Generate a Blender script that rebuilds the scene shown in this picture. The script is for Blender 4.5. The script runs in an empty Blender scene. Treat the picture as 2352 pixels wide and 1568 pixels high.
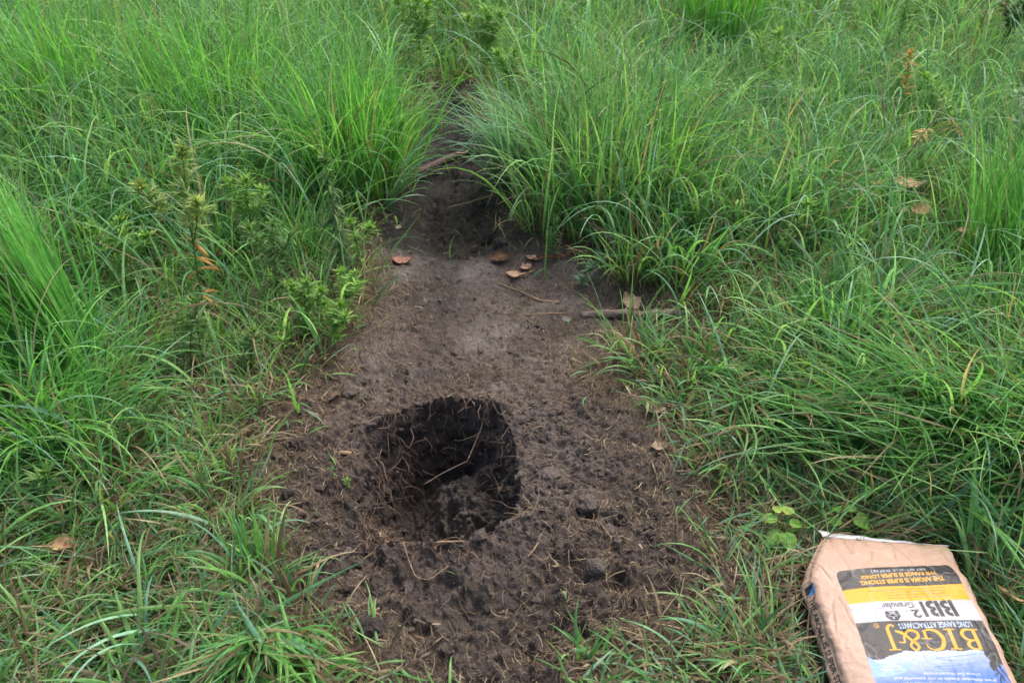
import bpy, math, random
import numpy as np
from mathutils import Vector, Matrix

C = bpy.context.scene.collection
SC = bpy.context.scene
R = math.radians

# ------------------------------------------------------------------ camera, sky, sun, exposure
CAM_H = 1.5
TILT = R(38)
FPX = 1176 / (18 / 30.0)          # focal length in photo pixels (2352 wide)
cam_d = bpy.data.cameras.new('camera')
cam = bpy.data.objects.new('camera', cam_d)
C.objects.link(cam)
cam.location = (0, 0, CAM_H)
cam.rotation_euler = (math.pi / 2 - TILT, 0, 0)
cam_d.lens = 30
cam_d.sensor_width = 36
cam_d.clip_start = 0.05
cam_d.clip_end = 400
cam_d.dof.use_dof = True
cam_d.dof.focus_distance = 2.0
cam_d.dof.aperture_fstop = 7.0
SC.camera = cam

SUN_EL, SUN_AZ = R(58), R(35)     # soft light from the upper right, through cloud
w = bpy.data.worlds.new('World')
SC.world = w
w.use_nodes = True
nt = w.node_tree
bg = nt.nodes['Background']
sky = nt.nodes.new('ShaderNodeTexSky')
sky.sky_type = 'NISHITA'
sky.sun_disc = False
sky.sun_elevation = SUN_EL
sky.sun_rotation = SUN_AZ
sky.dust_density = 6.0
sky.air_density = 1.0
sky.ozone_density = 0.6
nt.links.new(sky.outputs[0], bg.inputs[0])
bg.inputs[1].default_value = 0.15
sd = bpy.data.lights.new('sun', 'SUN')
sd.energy = 1.35
sd.angle = R(35)
sd.color = (1.0, 0.95, 0.88)
so = bpy.data.objects.new('sun', sd)
C.objects.link(so)
sv = Vector((math.sin(SUN_AZ) * math.cos(SUN_EL), math.cos(SUN_AZ) * math.cos(SUN_EL), math.sin(SUN_EL)))
so.rotation_euler = sv.to_track_quat('Z', 'Y').to_euler()
SC.view_settings.view_transform = 'Standard'
SC.view_settings.look = 'None'
SC.view_settings.gamma = 1
SC.view_settings.exposure = 0.70
SC.cycles.max_bounces = 8
SC.cycles.transmission_bounces = 4
SC.cycles.diffuse_bounces = 4
SC.cycles.glossy_bounces = 2

# ------------------------------------------------------------------ numeric helpers
def P(px, py, z=0.0):
    """point of the ground (height z) at a spot measured on the photograph"""
    X = (px - 1176) / FPX
    Y = (784 - py) / FPX
    d = np.array([X, math.cos(TILT) + Y * math.sin(TILT), -math.sin(TILT) + Y * math.cos(TILT)])
    t = (z - CAM_H) / d[2]
    return np.array([d[0] * t, d[1] * t])

_tabs = {}
def vnoise(x, y, seed=0):
    if seed not in _tabs:
        _tabs[seed] = np.random.RandomState(1000 + seed).rand(256, 256) * 2 - 1
    T = _tabs[seed]
    xi = np.floor(x).astype(np.int64); yi = np.floor(y).astype(np.int64)
    fx = x - xi; fy = y - yi
    fx = fx * fx * fx * (fx * (fx * 6 - 15) + 10); fy = fy * fy * fy * (fy * (fy * 6 - 15) + 10)
    a = T[xi & 255, yi & 255]; b = T[(xi + 1) & 255, yi & 255]
    c = T[xi & 255, (yi + 1) & 255]; d = T[(xi + 1) & 255, (yi + 1) & 255]
    return (a * (1 - fx) + b * fx) * (1 - fy) + (c * (1 - fx) + d * fx) * fy

def fbm(x, y, f, seed=0, oc=4, gain=0.5):
    s = 0; a = 1; n = 0
    for i in range(oc):
        ca, sa = math.cos(0.7 * i + seed), math.sin(0.7 * i + seed)
        u = (x * ca - y * sa) * f + 17.3 * i; v = (x * sa + y * ca) * f - 9.1 * i
        s = s + a * vnoise(u, v, seed + i); n += a; a *= gain; f *= 2.03
    return s / n

def sstep(a, b, x):
    t = np.clip((x - a) / (b - a), 0, 1)
    return t * t * (3 - 2 * t)

def polydist(x, y, poly):
    """signed distance to a closed polygon, positive inside"""
    d2 = np.full(x.shape, 1e9); ins = np.zeros(x.shape, bool)
    n = len(poly)
    for i in range(n):
        ax, ay = poly[i]; bx, by = poly[(i + 1) % n]
        ex, ey = bx - ax, by - ay
        t = np.clip(((x - ax) * ex + (y - ay) * ey) / (ex * ex + ey * ey), 0, 1)
        d2 = np.minimum(d2, (x - ax - t * ex) ** 2 + (y - ay - t * ey) ** 2)
        with np.errstate(divide='ignore', invalid='ignore'):
            cr = ((ay > y) != (by > y)) & (x < (bx - ax) * (y - ay) / ((by - ay) if by != ay else 1e-9) + ax)
        ins ^= cr
    return np.where(ins, 1, -1) * np.sqrt(d2)

def seg_dist(x, y, pts):
    d = np.full(np.shape(x), 1e9)
    for (ax, ay), (bx, by) in zip(pts[:-1], pts[1:]):
        ex, ey = bx - ax, by - ay
        t = np.clip(((x - ax) * ex + (y - ay) * ey) / (ex * ex + ey * ey), 0, 1)
        d = np.minimum(d, np.hypot(x - ax - t * ex, y - ay - t * ey))
    return d

DIRT = [P(*p) for p in [(1012, 170), (1066, 170), (1095, 300), (1110, 400), (1155, 470), (1190, 530), (1260, 580),
        (1340, 610), (1400, 655), (1520, 690), (1570, 740), (1400, 765), (1290, 800), (1300, 860), (1400, 930),
        (1490, 1000), (1535, 1130), (1575, 1230), (1630, 1300), (1560, 1370), (1400, 1420), (1290, 1480),
        (1270, 1600), (990, 1600), (940, 1500), (800, 1430), (715, 1350), (680, 1230), (615, 1150), (655, 1050),
        (705, 930), (785, 850), (870, 740), (875, 620), (862, 545), (915, 470), (962, 390), (965, 300)]]
HOLE = [P(*p) for p in [(935, 925), (1000, 905), (1080, 912), (1142, 932), (1178, 990), (1190, 1060), (1195, 1130), (1180, 1185),
        (1120, 1225), (1040, 1245), (930, 1240), (850, 1210), (800, 1150), (795, 1090), (815, 1020), (870, 950)]]
HC = P(1030, 1090)
MOUND = P(1098, 1120, -0.15)
CHAN = [P(1045, 150, -.04), P(1040, 300, -.04), P(1030, 400, -.04), P(1050, 500, -.04), P(1060, 540, -.03)]

def dirt_d(x, y):
    return polydist(x, y, DIRT) + 0.035 * fbm(x, y, 7, 40, 3)

def hole_parts(x, y):
    d = polydist(x, y, HOLE) + 0.022 * fbm(x, y, 12, 50, 4) + 0.006 * fbm(x, y, 50, 55, 3)
    ang = np.arctan2(y - HC[1], x - HC[0])
    left = sstep(0.0, 1.0, -np.cos(ang + 0.1))
    near = sstep(0.3, 1.0, -np.sin(ang))
    wd = 0.065 + 0.035 * left + 0.03 * near
    prof = np.clip(d / wd, 0, 1)
    prof = prof * (1 + .12 * fbm(x, y, 20, 57, 3) * (1 - prof))
    prof = np.clip(prof, 0, 1) ** 0.9
    return d, prof

def height(x, y):
    dd = dirt_d(x, y)
    h = 0.03 * fbm(x, y, 1.1, 1, 3) * (1 - sstep(-0.3, 0.2, dd)) + 0.008 * fbm(x, y, 5, 5, 3)
    # bare ground a little lower than the turf
    h = h - 0.02 * sstep(-0.05, 0.12, dd)
    # mud track between the tussocks
    cd = seg_dist(x, y, CHAN) + 0.03 * fbm(x, y, 6, 8, 2)
    ch = 1 - sstep(0.04, 0.20, cd)
    h = h - 0.055 * ch + ch * (0.032 * fbm(x, y, 12, 12, 4, .6) - .03 * np.abs(fbm(x, y, 24, 15, 3)))
    h = h + (0.009 * fbm(x, y, 18, 17, 4, .6) - .008 * np.abs(fbm(x, y, 30, 18, 3))) * sstep(-.05, .08, dd)
    # footprints and kicked soil near the hole
    wgt = sstep(2.05, 1.55, y) * sstep(-0.12, 0.05, dd)
    rough = fbm(x, y, 26, 20, 4, 0.55)
    lump = np.abs(fbm(x, y, 17, 24, 3))
    h = h + wgt * (0.014 * rough + 0.024 * (0.25 - lump)) + wgt * 0.015 * np.abs(fbm(x, y, 48, 27, 3))
    lw = sstep(1.3, 1.12, y) * wgt
    h = h + lw * (0.018 * fbm(x, y, 15, 29, 2) + 0.026 * np.maximum(0, fbm(x, y, 38, 28, 3)))
    h = h + 0.0055 * fbm(x, y, 70, 33, 3, .65) * sstep(-0.1, 0.05, dd)
    # raised rim and the pit
    hd, prof = hole_parts(x, y)
    h = h + 0.018 * np.exp(-(np.maximum(-hd, 0) / 0.05) ** 2) * (1 - prof) * (0.6 + 0.8 * fbm(x, y, 9, 31, 2))
    floor = -0.29 + 0.035 * fbm(x, y, 16, 35, 4, .6) - .02 * np.abs(fbm(x, y, 40, 34, 3))
    md = np.hypot((x - MOUND[0]) / 0.122, (y - MOUND[1]) / 0.125) + 0.25 * fbm(x, y, 11, 36, 3)
    mound = 0.115 * (1 - sstep(0.55, 1.45, md))
    mound = mound + (0.036 * fbm(x, y, 20, 37, 4, .6) - 0.036 * np.abs(fbm(x, y, 28, 38, 3)) + .006 * fbm(x, y, 110, 39, 2)) * sstep(0, .05, mound)
    for (hx, hy, r, dp) in PITS:
        mound = mound - dp * np.exp(-((x - hx) ** 2 + (y - hy) ** 2) / (r * r))
    floor = floor + mound
    h = h * (1 - prof) + floor * prof
    for (hx, hy, r, dp) in DENTS:
        h = h - dp * np.exp(-(((x - hx) ** 2 + (y - hy) ** 2) / (r * r)) ** 1.5)
    return h

def PP(px, py, z): p = P(px, py, z); return float(p[0]), float(p[1])
PITS = [PP(1108, 1105, -0.15) + (0.016, 0.06), PP(1035, 1150, -0.17) + (0.020, 0.07), PP(1165, 1190, -0.18) + (0.02, 0.06),
        PP(1100, 1205, -0.18) + (0.016, 0.05)]
DENTS = [PP(1122, 535, -0.03) + (0.022, 0.05), PP(1420, 1335, -0.02) + (0.035, 0.045), PP(1350, 1180, -0.02) + (0.03, 0.025),
         PP(1260, 1300, 0) + (0.04, 0.02), PP(1230, 1440, 0) + (0.05, 0.02), PP(900, 1330, 0) + (0.05, 0.02),
         PP(1060, 1380, 0) + (0.055, 0.022), PP(1390, 1120, 0) + (0.045, 0.015), PP(970, 450, -0.05) + (0.03, 0.03)]

# ------------------------------------------------------------------ mesh helpers
def add_mesh(name, V, F, mat, col=None, parent=None, smooth=True, extra=None):
    V = np.asarray(V, np.float32); me = bpy.data.meshes.new(name)
    me.vertices.add(len(V)); me.vertices.foreach_set('co', V.ravel())
    if isinstance(F, np.ndarray):
        F = F.astype(np.int32); n = F.shape[1]
        me.loops.add(F.size); me.loops.foreach_set('vertex_index', F.ravel())
        me.polygons.add(len(F)); me.polygons.foreach_set('loop_start', np.arange(0, F.size, n, dtype=np.int32))
    else:
        ls = np.cumsum([0] + [len(f) for f in F[:-1]]).astype(np.int32); fl = np.array([i for f in F for i in f], np.int32)
        me.loops.add(len(fl)); me.loops.foreach_set('vertex_index', fl)
        me.polygons.add(len(F)); me.polygons.foreach_set('loop_start', ls)
    me.update(calc_edges=True)
    if col is not None:
        c4 = np.ones((len(V), 4), np.float32); c4[:, :3] = np.clip(col, 0, 1)
        at = me.color_attributes.new('tint', 'FLOAT_COLOR', 'POINT'); at.data.foreach_set('color', c4.ravel())
    if extra is not None:
        at = me.attributes.new('wet', 'FLOAT', 'POINT'); at.data.foreach_set('value', np.asarray(extra, np.float32))
    if smooth: me.shade_smooth()
    else: me.shade_flat()
    me.materials.append(mat)
    o = bpy.data.objects.new(name, me); C.objects.link(o)
    if parent is not None: o.parent = parent
    return o

def tag(o, label=None, cat=None, group=None, kind=None):
    if label: o['label'] = label
    if cat: o['category'] = cat
    if group: o['group'] = group
    if kind: o['kind'] = kind
    return o

def thing(name, label, cat, loc, group=None):
    o = bpy.data.objects.new(name, None); C.objects.link(o); o.location = loc
    o.empty_display_size = 0.05
    return tag(o, label, cat, group)

def srgb(*c):
    a = np.array(c, float) / 255.0
    return np.where(a < 0.04045, a / 12.92, ((a + 0.055) / 1.055) ** 2.4)

def new_mat(name):
    m = bpy.data.materials.new(name); m.use_nodes = True
    nt = m.node_tree; return m, nt, nt.nodes['Principled BSDF'], nt.nodes['Material Output']

def plant_mat(name, trans=0.35, rough=0.45, spec=0.35, noise=0.25, scale=60):
    m, nt, pb, out = new_mat(name)
    a = nt.nodes.new('ShaderNodeAttribute'); a.attribute_name = 'tint'
    tc = nt.nodes.new('ShaderNodeTexCoord')
    n = nt.nodes.new('ShaderNodeTexNoise'); n.inputs['Scale'].default_value = scale; n.inputs['Detail'].default_value = 3
    nt.links.new(tc.outputs['Object'], n.inputs['Vector'])
    mr = nt.nodes.new('ShaderNodeMapRange'); mr.inputs[1].default_value = 0.3; mr.inputs[2].default_value = 0.7
    mr.inputs[3].default_value = 1 - noise; mr.inputs[4].default_value = 1 + noise
    nt.links.new(n.outputs['Fac'], mr.inputs[0])
    vm = nt.nodes.new('ShaderNodeVectorMath'); vm.operation = 'SCALE'
    nt.links.new(a.outputs['Color'], vm.inputs[0]); nt.links.new(mr.outputs[0], vm.inputs['Scale'])
    nt.links.new(vm.outputs[0], pb.inputs['Base Color'])
    pb.inputs['Roughness'].default_value = rough
    pb.inputs['Specular IOR Level'].default_value = spec
    if trans > 0:
        tr = nt.nodes.new('ShaderNodeBsdfTranslucent'); mx = nt.nodes.new('ShaderNodeMixShader')
        mx.inputs[0].default_value = trans
        v2 = nt.nodes.new('ShaderNodeVectorMath'); v2.operation = 'MULTIPLY'; v2.inputs[1].default_value = (1.25, 1.25, 0.7)
        nt.links.new(vm.outputs[0], v2.inputs[0]); nt.links.new(v2.outputs[0], tr.inputs['Color'])
        nt.links.new(pb.outputs[0], mx.inputs[1]); nt.links.new(tr.outputs[0], mx.inputs[2])
        nt.links.new(mx.outputs[0], out.inputs['Surface'])
    return m

M_GRASS = plant_mat('grass_blade', 0.44, 0.40, 0.45)
M_LEAF = plant_mat('weed_leaf', 0.35, 0.5, 0.3)
M_STRAW = plant_mat('straw', 0.1, 0.75, 0.2)
M_DRY = plant_mat('dry_leaf', 0.15, 0.65, 0.3, 0.3, 45)
M_ROOT = plant_mat('root', 0.0, 0.7, 0.2)

def soil_mat():
    m, nt, pb, out = new_mat('soil')
    L = nt.links.new
    a = nt.nodes.new('ShaderNodeAttribute'); a.attribute_name = 'tint'
    wt = nt.nodes.new('ShaderNodeAttribute'); wt.attribute_name = 'wet'
    tc = nt.nodes.new('ShaderNodeTexCoord')
    def noise(s, d, r=0.6):
        n = nt.nodes.new('ShaderNodeTexNoise'); n.inputs['Scale'].default_value = s; n.inputs['Detail'].default_value = d
        n.inputs['Roughness'].default_value = r
        L(tc.outputs['Object'], n.inputs['Vector']); return n
    n1 = noise(35, 6, 0.65); n2 = noise(220, 4, 0.7)
    m1 = nt.nodes.new('ShaderNodeMapRange'); m1.inputs[1].default_value = 0.3; m1.inputs[2].default_value = 0.7
    m1.inputs[3].default_value = 0.65; m1.inputs[4].default_value = 1.35
    L(n1.outputs['Fac'], m1.inputs[0])
    m2 = nt.nodes.new('ShaderNodeMapRange'); m2.inputs[1].default_value = 0.3; m2.inputs[2].default_value = 0.7
    m2.inputs[3].default_value = 0.6; m2.inputs[4].default_value = 1.4
    L(n2.outputs['Fac'], m2.inputs[0])
    mm = nt.nodes.new('ShaderNodeMath'); mm.operation = 'MULTIPLY'; L(m1.outputs[0], mm.inputs[0]); L(m2.outputs[0], mm.inputs[1])
    vm = nt.nodes.new('ShaderNodeVectorMath'); vm.operation = 'SCALE'
    L(a.outputs['Color'], vm.inputs[0]); L(mm.outputs[0], vm.inputs['Scale']); L(vm.outputs[0], pb.inputs['Base Color'])
    mr = nt.nodes.new('ShaderNodeMapRange'); mr.inputs[3].default_value = 0.9; mr.inputs[4].default_value = 0.5
    L(wt.outputs['Fac'], mr.inputs[0]); L(mr.outputs[0], pb.inputs['Roughness'])
    pb.inputs['Specular IOR Level'].default_value = 0.35
    ad = nt.nodes.new('ShaderNodeMath'); ad.operation = 'ADD'; L(n2.outputs['Fac'], ad.inputs[0]); L(n1.outputs['Fac'], ad.inputs[1])
    b = nt.nodes.new('ShaderNodeBump'); b.inputs['Strength'].default_value = 1.0; b.inputs['Distance'].default_value = 0.010
    L(ad.outputs[0], b.inputs['Height']); L(b.outputs[0], pb.inputs['Normal'])
    return m
M_SOIL = soil_mat()

# ------------------------------------------------------------------ ground: one sheet, dense round the pit
def axis(segs):
    out = []
    for a, b, s in segs:
        out.append(np.arange(a, b - s * 0.01, s))
    return np.concatenate(out)
gx = axis([(-60, -8, 6), (-8, -3, .5), (-3, -1, .03), (-1, -.62, .008), (-.62, -.32, .0034), (-.32, .05, .0018), (.05, .55, .0034), (.55, 1, .008), (1, 3, .03), (3, 8, .5), (8, 60.1, 6)])
gy = axis([(-20, 0, 2), (0, .8, .05), (.8, 1.16, .0034), (1.16, 1.72, .0018), (1.72, 1.9, .0034), (1.9, 2.8, .005), (2.8, 4.2, .009), (4.2, 8, .05), (8, 14, .5), (14, 130, 8)])
GX, GY = np.meshgrid(gx, gy, indexing='ij')
GZ = height(GX, GY)
hd, prof = hole_parts(GX, GY)
# rough, slightly undercut walls
wall = 4 * prof * (1 - prof)
dirx = GX - HC[0]; diry = GY - HC[1]; rr = np.hypot(dirx, diry) + 1e-6
angw = np.arctan2(dirx, diry) * .21
n3 = fbm(angw, GZ, 26, 60, 5, .6) - .8 * np.abs(fbm(angw + 3, GZ, 38, 66, 3)) + .2
und = (0.062 * np.clip(-GZ / 0.28, 0, 1) * (prof > 0) * np.exp(-np.maximum(hd, 0) / 0.07) * (1 - .75 * sstep(.2, 1, -np.cos(np.arctan2(diry, dirx) - .3))) + 0.024 * n3 * np.sqrt(np.clip(wall, 0, 1)))
VX = GX + dirx / rr * und; VY = GY + diry / rr * und
nx, ny = len(gx), len(gy)
idx = np.arange(nx * ny).reshape(nx, ny)
F = np.stack([idx[:-1, :-1], idx[1:, :-1], idx[1:, 1:], idx[:-1, 1:]], -1).reshape(-1, 4)
dd = dirt_d(GX, GY)
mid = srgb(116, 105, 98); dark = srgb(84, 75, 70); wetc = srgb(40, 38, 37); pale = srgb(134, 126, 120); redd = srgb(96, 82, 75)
def mixc(a, b, t): return a + (b - a) * t[..., None]
t1 = sstep(-0.5, 0.6, fbm(GX, GY, 4, 70, 4))
colr = mixc(np.broadcast_to(dark, GX.shape + (3,)), mid, t1)
crust = sstep(2.0, 2.2, GY) * (1 - sstep(2.45, 2.7, GY)) + 0.8 * sstep(1.68, 1.76, GY) * (1 - sstep(1.95, 2.1, GY))
colr = mixc(colr, pale, np.clip(crust * sstep(-0.3, 0.5, fbm(GX, GY, 9, 75, 3)) * 0.75, 0, 1))
colr = mixc(colr, redd, 0.6 * sstep(0.0, 0.5, fbm(GX, GY, 6, 80, 3)))
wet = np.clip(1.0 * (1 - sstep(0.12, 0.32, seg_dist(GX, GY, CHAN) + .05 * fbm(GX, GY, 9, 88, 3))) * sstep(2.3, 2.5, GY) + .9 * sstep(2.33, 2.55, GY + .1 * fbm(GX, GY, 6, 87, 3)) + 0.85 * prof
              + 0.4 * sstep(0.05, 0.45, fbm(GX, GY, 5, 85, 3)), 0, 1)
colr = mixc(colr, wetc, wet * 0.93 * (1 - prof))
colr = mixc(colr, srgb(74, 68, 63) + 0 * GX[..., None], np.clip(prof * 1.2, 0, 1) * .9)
trk = sstep(2.38, 2.62, GY + .12 * fbm(GX, GY, 6, 87, 3)) * sstep(-.02, .06, dd)
colr = mixc(colr, srgb(38, 36, 35) + 0 * GX[..., None], trk * .8)
wet = np.maximum(wet, trk)
greyclay = prof * sstep(.135, .09, np.hypot(GX - MOUND[0], GY - MOUND[1]))
colr = mixc(colr, srgb(100, 94, 88) + 0 * GX[..., None], greyclay * .7)
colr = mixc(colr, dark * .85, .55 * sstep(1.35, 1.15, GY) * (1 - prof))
grs = 1 - sstep(-0.10, 0.02, dd)
colr = mixc(colr, srgb(96, 82, 62), grs * 0.7)
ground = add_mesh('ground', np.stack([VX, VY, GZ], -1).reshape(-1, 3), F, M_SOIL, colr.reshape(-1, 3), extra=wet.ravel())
tag(ground, kind='structure')

# fast height lookup for everything that lies or grows on the ground
_lx = np.arange(-6, 6, 0.006); _ly = np.arange(0.2, 9, 0.006)
_LG = height(*np.meshgrid(_lx, _ly, indexing='ij'))
def hz(x, y):
    fx = np.clip((np.asarray(x) + 6) / 0.006, 0, len(_lx) - 2.01); fy = np.clip((np.asarray(y) - 0.2) / 0.006, 0, len(_ly) - 2.01)
    i = fx.astype(int); j = fy.astype(int); u = fx - i; v = fy - j
    return (_LG[i, j] * (1 - u) + _LG[i + 1, j] * u) * (1 - v) + (_LG[i, j + 1] * (1 - u) + _LG[i + 1, j + 1] * u) * v
def G(px, py, dz=0.0):
    z = 0
    for _ in range(4):
        q = P(px, py, z); z = float(hz(q[0], q[1])) + dz
    return np.array([q[0], q[1], z])

# ------------------------------------------------------------------ blades
def ribbons(x, y, z, az, L, w, th0, th1, pw, rs, S=8, daz=None, fold=0.25, ground_clip=True, wprof='blade', twist=None):
    """curved tapering blades; returns verts (N,S+1,k,3) flattened and quads"""
    N = len(x); k = 3 if fold else 2
    s = np.linspace(0, 1, S + 1)[None, :]
    th = th0[:, None] + (th1 - th0)[:, None] * s ** pw[:, None]
    if daz is None: daz = rs.normal(0, 0.35, N)
    a = az[:, None] + daz[:, None] * s ** 1.5
    st = (L / S)[:, None]
    dx = np.sin(th) * np.cos(a) * st; dy = np.sin(th) * np.sin(a) * st; dz = np.cos(th) * st
    X = x[:, None] + np.concatenate([np.zeros((N, 1)), np.cumsum(dx[:, :-1], 1)], 1)
    Y = y[:, None] + np.concatenate([np.zeros((N, 1)), np.cumsum(dy[:, :-1], 1)], 1)
    Zc = z[:, None] + np.concatenate([np.zeros((N, 1)), np.cumsum(dz[:, :-1], 1)], 1)
    if ground_clip:
        g = hz(X, Y) + 0.004 + 0.012 * rs.rand(N)[:, None] * s
        Zc = np.where(s > 0.05, np.maximum(Zc, g), Zc)
    if wprof == 'blade': wp = (0.55 + 0.45 * np.minimum(1, s / 0.25)) * (1 - s ** 2.6) + 0.02
    elif wprof == 'leaf': wp = np.sin(np.pi * np.clip(s, 0, 1) ** 0.75) ** 0.8 * 0.97 + 0.03
    else: wp = 1 - 0.5 * s
    tw = (rs.normal(0, 0.5, N) if twist is None else twist)[:, None] * (0.3 + s)
    side = np.stack([-np.sin(a), np.cos(a), np.zeros_like(a)], -1)
    tan = np.stack([np.sin(th) * np.cos(a), np.sin(th) * np.sin(a), np.cos(th)], -1)
    nor = np.cross(side, tan)
    sd = side * np.cos(tw)[..., None] + nor * np.sin(tw)[..., None]
    no = nor * np.cos(tw)[..., None] - side * np.sin(tw)[..., None]
    hw = (w[:, None] * wp * 0.5)[..., None]
    c = np.stack([X, Y, Zc], -1)
    if k == 3: V = np.stack([c - sd * hw, c - no * hw * fold * 2, c + sd * hw], 2)
    else: V = np.stack([c - sd * hw, c + sd * hw], 2)
    base = (np.arange(N) * (S + 1) * k)[:, None, None]
    i = np.arange(S)[None, :, None] * k; j = np.arange(k - 1)[None, None, :]
    q0 = base + i + j
    Q = np.stack([q0, q0 + 1, q0 + 1 + k, q0 + k], -1).reshape(-1, 4)
    return V.reshape(-1, 3), Q, np.broadcast_to(s[:, :, None], (N, S + 1, k)).reshape(-1), (S + 1) * k

class Bag:
    def __init__(self): self.V = []; self.F = []; self.C = []; self.n = 0
    def add(self, V, F, C):
        self.V.append(V); self.F.append(F + self.n); self.C.append(C); self.n += len(V)
    def build(self, name, mat, parent=None, **k):
        V = np.concatenate(self.V)
        if parent is not None: V = V - np.array(parent.location)
        return add_mesh(name, V, np.concatenate(self.F), mat, np.concatenate(self.C), parent, **k)

GREENS = np.array([srgb(98, 142, 66), srgb(84, 132, 62), srgb(110, 152, 74), srgb(78, 122, 66), srgb(92, 134, 84), srgb(122, 156, 86)])
GAIN = np.array([1.36, 1.42, 1.88])
BRIGHT = np.array([srgb(104, 158, 66), srgb(92, 150, 60), srgb(116, 166, 76), srgb(84, 140, 60)])
BLUEG = np.array([srgb(112, 150, 112), srgb(92, 134, 92), srgb(126, 160, 118)])
STRAWC = np.array([srgb(164, 146, 118), srgb(138, 118, 94), srgb(112, 96, 80), srgb(180, 164, 136), srgb(124, 110, 96)])
ORANGE = np.array([srgb(200, 140, 60), srgb(190, 120, 60)])

def blade_cols(rs, N, pal, per, s, straw=0.04, basec=None, tipdry=0.15, var=0.18):
    ci = pal[rs.randint(0, len(pal), N)] * GAIN * (1 + rs.normal(0, var, N))[:, None]
    st = rs.rand(N) < straw
    ci[st] = STRAWC[rs.randint(0, len(STRAWC), st.sum())] * (1 + rs.normal(0, 0.15, st.sum()))[:, None]
    bc = ci * 0.75 + (srgb(128, 140, 82) if basec is None else basec) * 0.25
    tip = np.where((rs.rand(N) < tipdry)[:, None], STRAWC[rs.randint(0, 5, N)], ci * 1.08)
    ci = np.repeat(ci, per, 0); bc = np.repeat(bc, per, 0); tip = np.repeat(tip, per, 0)
    u = sstep(0, 0.35, s)[:, None]; v = sstep(0.75, 1.0, s)[:, None]
    return np.clip((bc * (1 - u) + ci * u) * (1 - v) + tip * v, 0.003, 0.9)

# control points measured on the photograph: spot, blade length, straw share, flatness
CTRL = [(300, 300, .50, .03, .1), (0, 250, .48, .03, .1), (600, 250, .55, .02, 0), (800, 330, .50, .02, 0), (850, 450, .42, .05, .1), (500, 600, .40, .06, .2),
        (150, 700, .40, .06, .2), (50, 900, .36, .08, .4), (400, 800, .30, .12, .2), (600, 760, .24, .25, .2), (640, 900, .13, .5, .4),
        (300, 1050, .27, .18, .4), (560, 1050, .13, .55, .5), (500, 1250, .14, .55, .6), (200, 1350, .18, .45, .6), (650, 1450, .14, .6, .7),
        (700, 1180, .07, .7, .6), (350, 1560, .22, .4, .8), (1200, 300, .42, .05, 0), (1300, 450, .46, .05, 0), (1450, 480, .45, .05, 0),
        (1600, 560, .30, .15, .2), (1620, 700, .15, .4, .5), (1400, 830, .07, .5, .5), (1480, 960, .08, .75, .6), (1650, 850, .24, .2, .4),
        (2000, 700, .30, .15, .3), (2250, 600, .38, .1, .2), (2200, 900, .36, .12, .5), (1900, 1050, .32, .2, .9), (1640, 1150, .13, .7, .8),
        (1780, 1270, .13, .65, .8), (2250, 1150, .34, .2, .9), (1900, 300, .30, .12, .2), (2250, 200, .34, .1, .1), (1700, 100, .36, .1, .1),
        (1080, 60, .42, .1, 0), (1560, 1480, .12, .6, .8), (1780, 1450, .16, .5, .8), (2345, 1400, .24, .2, .8), (1100, 1600, .08, .5, .9),
        (850, 1500, .13, .5, .9), (1420, 1500, .09, .55, .9), (1480, 1080, .07, .7, .7)]
_cp = np.array([np.r_[P(c[0], c[1]), c[2:]] for c in CTRL])
def field(x, y):
    W = 0
    acc = 0
    for c in _cp:
        r = 0.16 + 0.12 * max(0, c[1] - 1.2)
        wgt = np.exp(-((x - c[0]) ** 2 + (y - c[1]) ** 2) / (2 * r * r)) + 1e-9 / (0.1 + (x - c[0]) ** 2 + (y - c[1]) ** 2)
        W = W + wgt; acc = acc + wgt[:, None] * c[2:][None]
    return acc / W[:, None]

BX0, BX1, BY0, BY1 = 0.575, 0.945, 0.55, 1.19
def in_bag(x, y, m=0.0): return (x > BX0 + .012 + .085 * np.clip((np.asarray(y) - 1.04) / .14, 0, 1) - m) & (x < BX1 + m) & (y > BY0 - m) & (y < BY1 + m)

WEEDS = [(475, 760), (300, 700), (790, 640), (835, 640), (790, 740), (640, 700), (590, 600), (770, 800), (710, 770), (470, 850), (655, 825), (1780, 640), (1120, 190), (970, 200), (1165, 260),
         (110, 1190), (2320, 380), (2190, 380), (2060, 320), (1760, 260), (2050, 150), (2185, 820), (2290, 160), (1330, 120), (1790, 1235), (1935, 1222), (2100, 470), (2120, 540), (2225, 570), (150, 1275)]
def clear_of_weeds(x, y, r=.11):
    ok = np.ones(len(x), bool)
    for q in WEEDS:
        g = P(*q); n = np.hypot(*g); u = g / n
        k = 1.45 if q == (475, 760) else 1
        for f, rr in ((0, r * k), (.12, r * .9 * k), (.22, r * .7 * k)):
            c = g - u * f * min(1, n / 2.5)
            ok &= np.hypot(x - c[0], y - c[1]) > rr
    return ok

def frustum(x, y, m=0.35):
    return (np.abs(x) < 0.30 + m + 0.52 * y + 0.02) & (y > 0.62)

def scatter(rs, density, ymax=6.6, m=0.35, thin=True):
    A = 8.4 * (ymax - 0.6)
    n = int(A * density)
    x = rs.uniform(-4.2, 4.2, n); y = rs.uniform(0.6, ymax, n)
    keep = frustum(x, y, m)
    if thin: keep &= rs.rand(n) < np.clip(1.25 - 0.17 * y, 0.3, 1)
    return x[keep], y[keep]

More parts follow.
